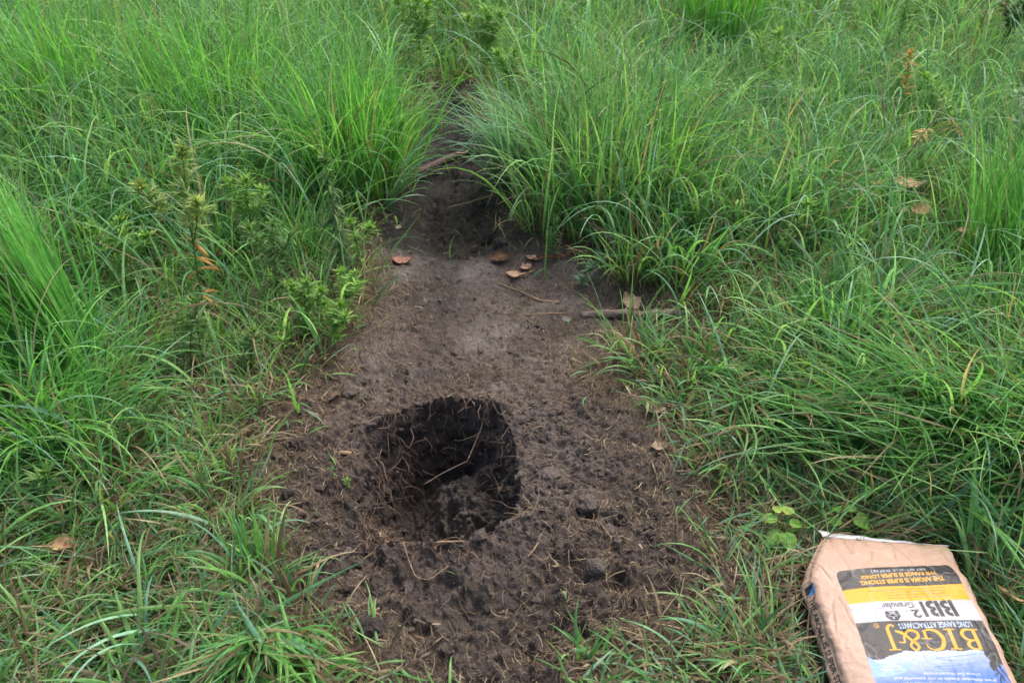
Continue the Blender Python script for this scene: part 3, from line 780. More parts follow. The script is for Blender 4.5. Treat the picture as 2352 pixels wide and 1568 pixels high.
clod('mud_clod', 'clod at the right of the crumbled soil next to the small dark burrow', 'mud clod', 1370, 1300, .022, 45, col=mid * .8)
clod('mud_clod', 'dark clod on the right bank of the muddy track above the brown leaves', 'mud clod', 1150, 560, .024, 46, flat=.6)
clod('mud_clod', 'light-topped crumbly clod directly right of the hole rim', 'mud clod', 1262, 1090, .022, 47, col=mid, flat=.45)
clod('stone', 'small flat grey stone at the left end of the thick stick', 'stone', 1300, 735, .015, 48, col=srgb(140, 134, 128), flat=.4, lumps=.15)

# ------------------------------------------------------------------ dry leaves
def dry_leaf(label, px, py, size, col, seed, rot=0, lift=.004, curl=.5, lobes=0, aspect=.75, name='dry_leaf', tilt=0.0):
    col = col * .78 + col.mean() * .12
    rs = np.random.RandomState(seed)
    n, m = 22, 13
    u = np.linspace(0, 1, n)[:, None]; v = np.linspace(-1, 1, m)[None, :]
    ku = np.linspace(0, 1, 7); kl = np.r_[.06, rs.uniform(.45, .8), rs.uniform(.75, 1.1), rs.uniform(.7, 1.1), rs.uniform(.6, 1.0), rs.uniform(.3, .6), .03]
    kr = np.r_[.06, rs.uniform(.45, .8), rs.uniform(.75, 1.1), rs.uniform(.7, 1.1), rs.uniform(.6, 1.0), rs.uniform(.3, .6), .03]
    prof = np.where(v < 0, np.interp(u, ku, kl), np.interp(u, ku, kr))
    if lobes: prof = prof * (1 - .30 * np.abs(np.sin(np.pi * lobes * u)) ** 2)
    prof = prof * (1 + .16 * vnoise(u * 14 + seed, np.sign(v) * 3 + 0 * u, seed))
    X = (u - .5) * size + 0 * v; Y = v * prof * size * .5 * aspect
    Z = size * (curl * .35 * (v * prof) ** 2 + curl * .25 * (2 * u - 1) ** 2 + .07 * fbm(u * 3 + seed + 0 * v, v * 2 + 0 * u, 1, seed, 3)
                - .02 * np.abs(np.sin(u * 18)) * np.abs(v) + curl * rs.uniform(-.3, .3) * u * v * prof + curl * .25 * np.maximum(0, u - rs.uniform(.5, .8)) * 1.5 + .03 * vnoise(u * 9 + seed, v * 5 + 0 * u, seed + 6)) + tilt * Y
    Z = Z - Z.min()
    c, s = math.cos(rot), math.sin(rot)
    V = np.stack([X * c - Y * s, X * s + Y * c, Z], -1).reshape(-1, 3)
    F = [(i * m + j, i * m + j + 1, (i + 1) * m + j + 1, (i + 1) * m + j) for i in range(n - 1) for j in range(m - 1)]
    vein = (np.abs(v) < .09) | (np.abs(np.sin((u * 6 - np.abs(v) * 1.2) * np.pi)) < .1)
    cc = np.where(vein[..., None], col * 1.25, col * (1 + .35 * fbm(u * 5 + 0 * v + seed, v * 4 + 0 * u, 1, seed + 2, 3))[..., None])
    ed = sstep(.7, 1, np.abs(v) + 0 * u)[..., None]
    cc = cc * (1 - .3 * ed)
    o = add_mesh(name, V, np.array(F), M_DRY, np.clip(cc, 0, 1).reshape(-1, 3)); g = G(px, py, lift); o.location = g
    # stalk
    d = np.array([-c, -s, 0]); z0 = float(Z[0, m // 2])
    pts = [d * size * .5 + (0, 0, z0), d * size * .62 + (0, 0, z0 * .6 + .002), d * size * .78 + (0, 0, .002)]
    Vs, Fs = tube(pts, .0011, 5); add_mesh('leaf_stalk', Vs, Fs, M_DRY, np.broadcast_to(col * .7, Vs.shape), o)
    return tag(o, label, 'dead leaf')
TAN = srgb(200, 160, 124); RUST = srgb(176, 108, 78); BRN = srgb(130, 92, 66); GREY = srgb(150, 136, 118)
dry_leaf('reddish curled dead leaf alone on the dark mud left of the track', 925, 600, .072, srgb(160, 112, 96), 1, R(-8), curl=.6, aspect=1.0, lobes=1)
dry_leaf('dark rust-brown curled leaf lying right of the track, next to tan ones', 1150, 598, .070, BRN, 2, R(10), curl=1.1, aspect=.8)
dry_leaf('notched tan leaf lying nearest the viewer of those beside the track', 1185, 632, .064, TAN, 3, R(-5), lobes=2, curl=.35, aspect=.8)
dry_leaf('small pinkish-tan leaf just above the notched tan leaf', 1208, 615, .040, srgb(196, 150, 124), 4, R(20), curl=.5)
dry_leaf('tan lobed leaf rightmost of those beside the track', 1228, 596, .056, TAN, 5, R(-12), lobes=2, curl=.8)
dry_leaf('thin orange-brown shred of leaf lying at the grass edge right of the track', 1280, 592, .085, srgb(176, 112, 70), 6, R(8), curl=.3, aspect=.14)
dry_leaf('large pale tan leaf standing on edge behind the thick stick', 1450, 700, .062, srgb(190, 160, 126), 7, R(15), curl=.6, aspect=1.0, tilt=.45)
dry_leaf('faded grey-tan leaf on the short dead grass right of the hole', 1505, 938, .056, srgb(170, 148, 128), 8, R(-15), curl=.4, aspect=.9)
dry_leaf('small faded leaf at the dirt edge right of the hole, below the grey-tan one', 1515, 1025, .045, srgb(165, 142, 120), 9, R(5), curl=.3)
dry_leaf('curled light brown leaf in the trampled grass at the lower left', 150, 1255, .055, srgb(196, 158, 116), 10, R(20), lift=.03, curl=1.0)
dry_leaf('small pale grey-green leaf on the mud left of the track', 914, 522, .036, srgb(150, 150, 126), 11, R(-30), curl=.3)
dry_leaf('big pinkish-brown leaf lying highest in the grass at the upper right', 2085, 425, .115, srgb(206, 156, 124), 12, R(-5), lift=.11, curl=.5, lobes=2, aspect=.9)
dry_leaf('half-hidden tan leaf left of the big pinkish-brown one', 2020, 425, .08, srgb(190, 156, 112), 13, R(20), lift=.10, curl=.6)
dry_leaf('two-toned brown leaf below the big pinkish-brown one', 2115, 490, .085, srgb(196, 148, 114), 14, R(30), lift=.09, curl=.8)
dry_leaf('smaller dusty-pink leaf left of the two-toned brown leaf', 2062, 485, .06, srgb(200, 158, 140), 15, R(-20), lift=.09, curl=.4)
dry_leaf('brown leaf lying farthest right in the tall grass', 2225, 535, .10, srgb(186, 138, 108), 16, R(10), lift=.10, curl=.6, lobes=2)
dry_leaf('tan leaf on edge in the grass right of the bag', 2318, 1372, .055, srgb(208, 168, 120), 17, R(-50), lift=.045, curl=.4, tilt=-.8)
dry_leaf('greyish crumpled leaf in the grass above the right end of the thick stick', 1845, 745, .065, srgb(150, 132, 112), 18, R(40), lift=.04, curl=.7)
dry_leaf('brown crumpled leaf under the tall yellowed weed', 525, 585, .075, srgb(140, 104, 78), 19, R(20), lift=.06, curl=.7)
dry_leaf('grey-brown crumpled leaf on the dirt back left of the hole', 765, 912, .075, srgb(120, 102, 84), 20, R(40), curl=.9, lobes=2)

# ------------------------------------------------------------------ weeds
def weed(name, label, base, H, lean_az, lean, nleaf, leafL, leafW, pal, seed, tops=((0, 0, 1.0),), stemc=None, yellow=0, start=.25, tuft=18, stem_r=.0022, leaf_up=.9, cat='weed', group=None, lift_z=0.0):
    rs = np.random.RandomState(seed)
    g = np.array(base, float)
    if name == 'narrow_leaved_weed': leafL *= 1.15; leafW *= 1.15; nleaf = int(nleaf * 1.5); pal = np.array(pal) * 1.15
    root = thing(name, label, cat, g, group)
    sc = srgb(110, 130, 70) if stemc is None else stemc
    SB = Bag(); LB = Bag(); YB = Bag()
    for bi, (daz, dl, sc_h) in enumerate(tops):
        S = 14; pts = [g.copy() if bi == 0 else main[int(S * .55)].copy()]
        hh = H * sc_h * (1 if bi == 0 else .5)
        th = lean * .3 if bi == 0 else lean + dl
        az = lean_az + daz
        for i in range(S):
            th += (lean * 1.4 / S if bi == 0 else -dl * .6 / S) + rs.normal(0, .03)
            a2 = az + rs.normal(0, .05)
            pts.append(pts[-1] + hh / S * np.array([math.sin(th) * math.cos(a2), math.sin(th) * math.sin(a2), math.cos(th)]))
        pts = np.array(pts)
        if lift_z: pts[:, 2] = np.maximum(pts[:, 2], hz(pts[:, 0], pts[:, 1]) + lift_z)
        if bi == 0: main = pts
        V, F = tube(pts, np.linspace(stem_r, stem_r * .4, S + 1) * (1 if bi == 0 else .6), 6)
        SB.add(V, F, np.broadcast_to(sc, V.shape) * rs.uniform(.8, 1.1, (len(V), 1)))
        n = int(nleaf * (1 if bi == 0 else .5))
        u = np.r_[rs.uniform(start, .97, n), rs.uniform(.93, 1.0, tuft)]
        N = len(u); i0 = np.clip((u * S).astype(int), 0, S - 1); f = (u * S - i0)[:, None]
        p = pts[i0] * (1 - f) + pts[i0 + 1] * f
        az_l = rs.uniform(0, 2 * np.pi, N)
        LL = leafL * rs.uniform(.55, 1.1, N) * np.where(u > .93, .6, 1.0)
        th0 = np.where(u > .93, rs.uniform(.2, 1.2, N), leaf_up + rs.normal(0, .25, N)); th1 = th0 + rs.uniform(.1, 1.1, N) * np.where(u > .9, .6, 1)
        V, Q, s, per = ribbons(p[:, 0], p[:, 1], p[:, 2], az_l, LL, leafW * rs.uniform(.7, 1.2, N), th0, th1, np.ones(N) * 1.2, rs, S=5, fold=.2, ground_clip=lift_z > 0, wprof='leaf')
        c = pal[rs.randint(0, len(pal), N)] * rs.uniform(.8, 1.15, N)[:, None]
        c = np.where((u > .9)[:, None], c * np.array([1.12, 1.10, .95]), c)
        LB.add(V, Q, np.repeat(c, per, 0))
    LB.build('foliage', M_LEAF, root)
    SB.build('stem', M_LEAF, root)
    if yellow:
        N = yellow; u = rs.uniform(.08, .55, N); i0 = (u * 14).astype(int); p = main[i0]
        V, Q, s, per = ribbons(p[:, 0], p[:, 1], p[:, 2], rs.uniform(0, 6.28, N), leafL * rs.uniform(.9, 1.4, N), leafW * rs.uniform(1, 1.6, N), rs.uniform(1.2, 1.8, N), rs.uniform(2.4, 3, N), np.ones(N) * .8, rs, S=6, fold=.15, ground_clip=False, wprof='leaf')
        c = np.array([srgb(168, 134, 66), srgb(150, 128, 84), srgb(156, 116, 58)])[rs.randint(0, 3, N)]
        YB.add(V, Q, np.repeat(c, per, 0)); yo = YB.build('yellow_leaves', M_LEAF, root); yo['label'] = 'drooping withered yellow and orange leaves'
    return root
YG = np.array([srgb(126, 166, 84), srgb(112, 154, 78), srgb(140, 176, 98)])
DG = np.array([srgb(104, 140, 84), srgb(118, 150, 90), srgb(92, 128, 80)])
BG = np.array([srgb(96, 134, 104), srgb(80, 118, 92), srgb(112, 146, 116)])
b = G
weed('narrow_leaved_weed', 'tall yellowed weed with three leafy tops and drooping orange leaves, left of the track', b(475, 760), .54, R(75), .10, 90, .052, .0062, np.array([srgb(134, 156, 92), srgb(112, 142, 86), srgb(150, 166, 100)]), 101, tops=((0, 0, 1), (R(100), .55, .75), (R(-110), .5, .62)), yellow=12, start=.5, tuft=30, stem_r=.0032)
weed('narrow_leaved_weed', 'yellow-green bushy weed left of the tall yellowed weed', b(300, 700), .26, R(95), .35, 60, .050, .006, YG, 102, tops=((0, 0, 1), (R(60), .5, 1.0), (R(-80), .6, .9)), yellow=4, tuft=26)
weed('narrow_leaved_weed', 'dark blue-green drooping weed at the edge of the tall left grass', b(790, 640), .40, R(110), .12, 120, .045, .006, DG * .72, 103, start=.1, tuft=24, leaf_up=1.9)
weed('narrow_leaved_weed', 'yellow-topped weed at the left edge of the bare dirt', b(835, 640), .19, R(120), .25, 30, .042, .006, YG, 104, tops=((0, 0, 1), (R(-90), .5, .9)), tuft=22)
weed('narrow_leaved_weed', 'bushy fine-leaved weed spreading onto the left side of the dirt', b(790, 740), .16, R(40), .4, 70, .036, .005, YG, 105, tops=((0, 0, 1), (R(70), .6, 1), (R(-70), .6, 1.1)), tuft=20, start=.1)
weed('narrow_leaved_weed', 'grey-green leafy weed directly below the tall yellowed weed', b(470, 850), .20, R(90), .2, 60, .052, .005, DG, 106, tops=((0, 0, 1), (R(120), .5, .8)), tuft=18, start=.1)
weed('narrow_leaved_weed', 'tiny yellow-green rosette in the short grass left of the crusted dirt', b(655, 825), .07, R(90), .1, 8, .036, .005, YG, 107, tuft=12)
weed('narrow_leaved_weed', 'green sprig with long narrow leaves lying on the dirt above the thick stick', b(1330, 665), .20, R(40), 1.2, 70, .036, .005, BG, 108, start=.05, tuft=12, leaf_up=1.0, lift_z=.012, stem_r=.0016)
weed('narrow_leaved_weed', 'yellow-green leafy shoot arching in the grass right of the large tussock', b(1780, 640), .26, R(50), .55, 34, .048, .006, YG, 109, start=.2, tuft=16)
weed('narrow_leaved_weed', 'bright feathery weed at the top of the track', b(1120, 190), .32, R(90), .1, 120, .075, .007, YG, 110, tops=((0, 0, 1), (R(90), .6, 1), (R(-90), .6, 1)), start=.1, tuft=26)
weed('narrow_leaved_weed', 'feathery light green weed at the top edge left of the track', b(970, 200), .42, R(100), .1, 130, .07, .007, YG, 111, tops=((0, 0, 1), (R(80), .5, 1), (R(-60), .5, .8)), start=.1, tuft=26)
weed('narrow_leaved_weed', 'light green weed on the right bank at the top of the track', b(1165, 260), .26, R(60), .2, 90, .06, .007, YG, 112, tops=((0, 0, 1), (R(80), .5, 1)), start=.1, tuft=22)
weed('narrow_leaved_weed', 'leafy green shoot among the short grass at the left edge, below the long clump', b(110, 1190), .12, R(60), .3, 26, .050, .006, DG, 113, start=.3, tuft=20)
weed('seedling', 'tiny green sprout on the dark soil at the left rim of the hole', b(800, 1130), .035, R(60), .3, 6, .022, .004, YG, 114, tuft=8, stem_r=.001)
weed('seedling', 'tiny three-leaved sprout on the straw left of the hole', b(762, 1105), .03, R(60), .3, 2, .028, .004, DG, 115, tuft=4, stem_r=.001)
weed('narrow_leaved_weed', 'pale silvery weed with twisted leaves at the right edge', b(2320, 380), .28, R(120), .3, 22, .055, .006, np.array([srgb(152, 172, 152), srgb(138, 160, 142)]), 116, start=.5, tuft=10)
weed('narrow_leaved_weed', 'yellowing weed in front of the pale grass at the upper right', b(2190, 380), .40, R(160), .5, 40, .055, .006, YG, 117, yellow=8, start=.4, tuft=20)
weed('narrow_leaved_weed', 'rusty-topped weed in the grass above the brown leaves', b(2060, 320), .34, R(100), .15, 26, .045, .006, np.array([srgb(196, 140, 84), srgb(150, 150, 80)]), 118, start=.5, tuft=20)
weed('narrow_leaved_weed', 'light feathery weed in the middle of the upper right grass', b(1760, 260), .34, R(80), .2, 70, .055, .006, YG, 119, tops=((0, 0, 1), (R(90), .5, 1)), start=.3, tuft=22)
weed('narrow_leaved_weed', 'feathery weed at the top edge toward the right corner', b(2050, 150), .36, R(80), .2, 80, .06, .006, YG * .95, 120, tops=((0, 0, 1), (R(-90), .5, 1)), start=.2, tuft=22)
weed('narrow_leaved_weed', 'small leafy weed right of the large tussock near the right edge grass', b(2185, 820), .16, R(80), .3, 30, .045, .006, DG, 121, start=.3, tuft=18)
weed('narrow_leaved_weed', 'low fine-leaved weed between the track and the small leaning tussock', b(1270, 590), .12, R(80), .3, 50, .035, .004, DG, 122, start=.1, tuft=14)
weed('bushy_weed', 'dark rounded leafy weed in the top right corner', b(2290, 160), .36, R(90), .1, 150, .040, .016, DG * .9, 123, tops=((0, 0, 1), (R(90), .6, 1), (R(-90), .6, 1), (R(180), .4, .8)), start=.1, tuft=18)
weed('narrow_leaved_weed', 'light green weed at the top edge above the large tussock', b(1330, 120), .36, R(80), .2, 90, .06, .006, YG, 124, tops=((0, 0, 1), (R(-90), .5, 1)), start=.2, tuft=22)

weed('narrow_leaved_weed', 'feathery mid-green weed between the tall yellowed weed and the drooping blue-green one', b(640, 700), .26, R(80), .25, 80, .046, .005, DG, 131, tops=((0, 0, 1), (R(80), .5, 1), (R(-80), .5, .9)), tuft=22, start=.2)
weed('narrow_leaved_weed', 'bushy green weed at the foot of the drooping blue-green one, on its left', b(710, 770), .17, R(70), .3, 80, .040, .005, YG * .85, 132, tops=((0, 0, 1), (R(80), .6, 1), (R(-80), .6, 1)), tuft=18, start=.1)
weed('narrow_leaved_weed', 'low leafy weed right of the grey-green one below the tall yellowed weed', b(580, 860), .13, R(70), .3, 60, .040, .005, DG, 133, tops=((0, 0, 1), (R(100), .6, 1)), tuft=16, start=.1)
weed('narrow_leaved_weed', 'fine-leaved green weed at the left bank of the muddy track, near the slanted branch', b(905, 420), .24, R(60), .3, 80, .042, .005, YG * .9, 134, tops=((0, 0, 1), (R(80), .6, 1)), tuft=18, start=.15)

weed('narrow_leaved_weed', 'pale feathery weed halfway between the tall yellowed weed and the bare dirt edge', b(590, 600), .28, R(80), .2, 90, .046, .005, YG, 135, tops=((0, 0, 1), (R(80), .5, 1), (R(-80), .5, .9)), tuft=24, start=.2)
weed('narrow_leaved_weed', 'pale green feathery weed whose tips touch the dirt edge, below the yellow-topped one', b(770, 800), .14, R(50), .35, 80, .036, .0045, YG, 136, tops=((0, 0, 1), (R(80), .6, 1), (R(-80), .6, 1)), tuft=20, start=.1)

def broadleaf(label, px, py, leaves, seed, stems=.05):
    rs = np.random.RandomState(seed); g = G(px, py)
    root = thing('broad_leaved_seedling', label, 'seedling', g, 'broad-leaved seedlings above the bag')
    for (dx, dy, dz, size, rot, c) in leaves:
        n, m = 14, 9
        u = np.linspace(0, 1, n)[:, None]; v = np.linspace(-1, 1, m)[None, :]
        pr = np.sin(np.pi * np.clip(u, .02, .985) ** .7) ** .6
        X = u * size + 0 * v; Y = v * pr * size * .42; Z = -.25 * size * u ** 2 + .12 * np.abs(v) * size * pr + dz + rs.normal(0, .02) * Y + .01 * size * np.sin(u * 24 + np.abs(v) * 2)
        cr, sr = math.cos(rot), math.sin(rot)
        V = np.stack([X * cr - Y * sr + dx, X * sr + Y * cr + dy, Z], -1).reshape(-1, 3)
        F = np.array([(i * m + j, i * m + j + 1, (i + 1) * m + j + 1, (i + 1) * m + j) for i in range(n - 1) for j in range(m - 1)])
        cc = np.where((np.abs(v) < .15)[..., None], c * 1.3, c * (1 + .2 * fbm(u * 6 + seed + 0 * v, v * 4 + 0 * u, 1, seed, 2))[..., None])
        add_mesh('leaf', V, F, M_LEAF, cc.reshape(-1, 3), root)
        Vs, Fs = tube([(0, 0, 0), (dx * .6, dy * .6, dz * .7), (dx, dy, dz)], .0011, 5)
        add_mesh('leaf_stalk', Vs, Fs, M_LEAF, np.broadcast_to(srgb(150, 120, 80), Vs.shape), root)
c1, c2, c3 = srgb(120, 165, 72), srgb(104, 150, 66), srgb(150, 176, 84)
broadleaf('light green broad-leaved seedling in the dead grass left of the bag tip', 1790, 1235,
          [(-.012, .01, .05, .036, R(170), c1), (.01, .02, .055, .032, R(60), c3), (.015, 0, .045, .03, R(10), c1), (0, -.015, .035, .045, R(-80), c2), (-.01, -.008, .03, .036, R(-140), c2), (-.005, .02, .06, .026, R(110), c3)], 201)
broadleaf('darker round-leaved seedling directly above the white edge of the bag', 1935, 1222,
          [(-.015, -.005, .045, .032, R(190), c2 * .85), (.01, -.008, .05, .036, R(-30), c2 * .9), (.006, .012, .055, .032, R(70), c2), (-.008, .014, .05, .026, R(130), c2 * .9), (.025, .004, .045, .028, R(20), c2)], 202)

def seedhead(label, base, H, az, lean, n, seed, col, droop=True):
    rs = np.random.RandomState(seed); g = np.array(base); root = thing('grass_seed_head', label, 'seed head', g, 'dry seed heads')
    S = 14; pts = [g.copy()]; th = lean * .2
    for i in range(S):
        th += lean * 1.5 / S
        pts.append(pts[-1] + H / S * np.array([math.sin(th) * math.cos(az), math.sin(th) * math.sin(az), math.cos(th)]))
    pts = np.array(pts); V, F = tube(pts, np.linspace(.0016, .0006, S + 1), 5)
    add_mesh('stem', V - g, F, M_STRAW, np.broadcast_to(srgb(150, 150, 90), V.shape), root)
    u = rs.uniform(.78, 1, n); i0 = np.clip((u * S).astype(int), 0, S - 1); f = (u * S - i0)[:, None]; p = pts[i0] * (1 - f) + pts[i0 + 1] * f
    az_l = rs.uniform(0, 6.28, n); th0 = rs.uniform(1.2, 2.2, n) if droop else rs.uniform(.2, .8, n)
    V, Q, s, per = ribbons(p[:, 0], p[:, 1], p[:, 2], az_l, rs.uniform(.03, .06, n) * (1 if droop else .6), np.full(n, .0045), th0, th0 + (.9 if droop else .2), np.ones(n), rs, S=5, fold=.3, ground_clip=False, wprof='leaf')
    add_mesh('spikelets', V - g, Q, M_STRAW, np.repeat(col * rs.uniform(.8, 1.2, (n, 1)), per, 0), root)
SD = srgb(206, 172, 120)
seedhead('drooping tan seed head hanging over the big pinkish-brown leaf', b(2010, 470), .34, R(40), .8, 26, 301, SD)
seedhead('small tan seed head in the middle of the right-hand grass', b(1905, 490), .22, R(100), .3, 14, 302, SD, False)
seedhead('pale seed head near the top of the picture left of the track', b(960, 190), .62, R(80), .35, 22, 303, SD)
seedhead('slim brown seed head near the top right corner', b(2230, 240), .46, R(60), .25, 16, 304, srgb(170, 130, 92), False)
seedhead('faint brown seed head standing at the top left of the tall grass, near the track', b(900, 250), .45, R(95), .2, 14, 305, srgb(165, 130, 95), False)

# ------------------------------------------------------------------ printed paper feed bag
RES = 0.0002
def cap_height():
    cu = bpy.data.curves.new('t', 'FONT'); cu.body = 'H'; cu.size = 1
    ob = bpy.data.objects.new('t', cu); C.objects.link(ob); bpy.context.view_layer.update()
    me = ob.to_mesh(); h = max(v.co[1] for v in me.vertices); ob.to_mesh_clear(); bpy.data.objects.remove(ob); bpy.data.curves.remove(cu)
    return h
CAPH = cap_height()
class Art:
    def __init__(self, wdt, hgt):
        self.nx = int(wdt / RES); self.ny = int(hgt / RES)
        self.img = np.zeros((self.nx, self.ny, 3)); self.on = np.zeros((self.nx, self.ny))
        self.gx, self.gy = np.meshgrid((np.arange(self.nx) + .5) * RES, (np.arange(self.ny) + .5) * RES, indexing='ij')
    def paint(self, mask, col):
        self.img[mask] = col; self.on[mask] = 1
    def window(self, x0, y0, x1, y1):
        i0 = max(0, int(x0 / RES) - 1); i1 = min(self.nx, int(x1 / RES) + 2); j0 = max(0, int(y0 / RES) - 1); j1 = min(self.ny, int(y1 / RES) + 2)
        return slice(i0, max(i0, i1)), slice(j0, max(j0, j1))
    def tri(self, a, b, c, col):
        sl = self.window(min(a[0], b[0], c[0]), min(a[1], b[1], c[1]), max(a[0], b[0], c[0]), max(a[1], b[1], c[1]))
        X = self.gx[sl]; Y = self.gy[sl]
        if X.size == 0: return
        def e(p, q): return (q[0] - p[0]) * (Y - p[1]) - (q[1] - p[1]) * (X - p[0])
        e1, e2, e3 = e(a, b), e(b, c), e(c, a)
        m = ((e1 >= 0) & (e2 >= 0) & (e3 >= 0)) | ((e1 <= 0) & (e2 <= 0) & (e3 <= 0))
        self.img[sl][m] = col; self.on[sl][m] = 1
    def text(self, s, x0, x1, y0, y1, col, bold=0.0, shear=0, refcap=None):
        cu = bpy.data.curves.new('t', 'FONT'); cu.body = s; cu.size = 1; cu.offset = bold; cu.resolution_u = 4
        ob = bpy.data.objects.new('t', cu); C.objects.link(ob)
        bpy.context.view_layer.update()
        me = ob.to_mesh(); me.calc_loop_triangles()
        V = np.array([v.co[:2] for v in me.vertices]); T = [tuple(t.vertices) for t in me.loop_triangles]
        ob.to_mesh_clear(); bpy.data.objects.remove(ob); bpy.data.curves.remove(cu)
        mn, mx = V.min(0), V.max(0)
        cap = V[:, 1].max() if s.isupper() or len(s) < 4 else CAPH
        X = x0 + (V[:, 0] - mn[0]) / (mx[0] - mn[0]) * (x1 - x0); Y = y0 + V[:, 1] / cap * (y1 - y0)
        for t in T: self.tri((X[t[0]], Y[t[0]]), (X[t[1]], Y[t[1]]), (X[t[2]], Y[t[2]]), col)
    def poly(self, pts, col):
        xs = [p[0] for p in pts]; ys = [p[1] for p in pts]
        sl = self.window(min(xs), min(ys), max(xs), max(ys)); X = self.gx[sl]; Y = self.gy[sl]
        if X.size == 0: return
        ins = np.zeros(X.shape, bool); n = len(pts)
        for i in range(n):
            (ax, ay), (bx, by) = pts[i], pts[(i + 1) % n]
            if ay == by: continue
            ins ^= ((ay > Y) != (by > Y)) & (X < (bx - ax) * (Y - ay) / (by - ay) + ax)
        self.img[sl][ins] = col; self.on[sl][ins] = 1
    def stroke(self, pts, rad, col, n=None):
        pts = np.array(pts, float); k = len(pts); rad = np.interp(np.linspace(0, 1, 61), np.linspace(0, 1, len(np.atleast_1d(rad))), np.atleast_1d(rad)) if np.ndim(rad) else np.full(61, rad)
        # Catmull-Rom
        P4 = np.vstack([2 * pts[0] - pts[1], pts, 2 * pts[-1] - pts[-2]]); out = []
        for t in np.linspace(0, k - 1, 61):
            i = min(int(t), k - 2); f = t - i; p0, p1, p2, p3 = P4[i:i + 4]
            out.append(.5 * (2 * p1 + (p2 - p0) * f + (2 * p0 - 5 * p1 + 4 * p2 - p3) * f * f + (3 * p1 - p0 - 3 * p2 + p3) * f ** 3))
        for i in range(60):
            for f in (0, .33, .66):
                q = out[i] * (1 - f) + out[i + 1] * f; r = rad[i]
                sl = self.window(q[0] - r, q[1] - r, q[0] + r, q[1] + r); X = self.gx[sl]; Y = self.gy[sl]
                if X.size:
                    m = (X - q[0]) ** 2 + (Y - q[1]) ** 2 < r * r
                    self.img[sl][m] = col; self.on[sl][m] = 1
    def smooth(self):
        for _ in range(2):
            for A in (self.img, self.on):
                A[1:-1] = (A[:-2] + A[1:-1] * 2 + A[2:]) / 4; A[:, 1:-1] = (A[:, :-2] + A[:, 1:-1] * 2 + A[:, 2:]) / 4
    def sample(self, x, y):
        i = (x / RES).astype(int); j = (y / RES).astype(int)
        ok = (i >= 0) & (i < self.nx) & (j >= 0) & (j < self.ny); i = np.clip(i, 0, self.nx - 1); j = np.clip(j, 0, self.ny - 1)
        return self.img[i, j], self.on[i, j] * ok

BLK = srgb(46, 46, 50); YEL = srgb(212, 154, 30); WHT = srgb(172, 175, 184); KRAFT = srgb(178, 149, 132); SKYB = srgb(110, 150, 210)

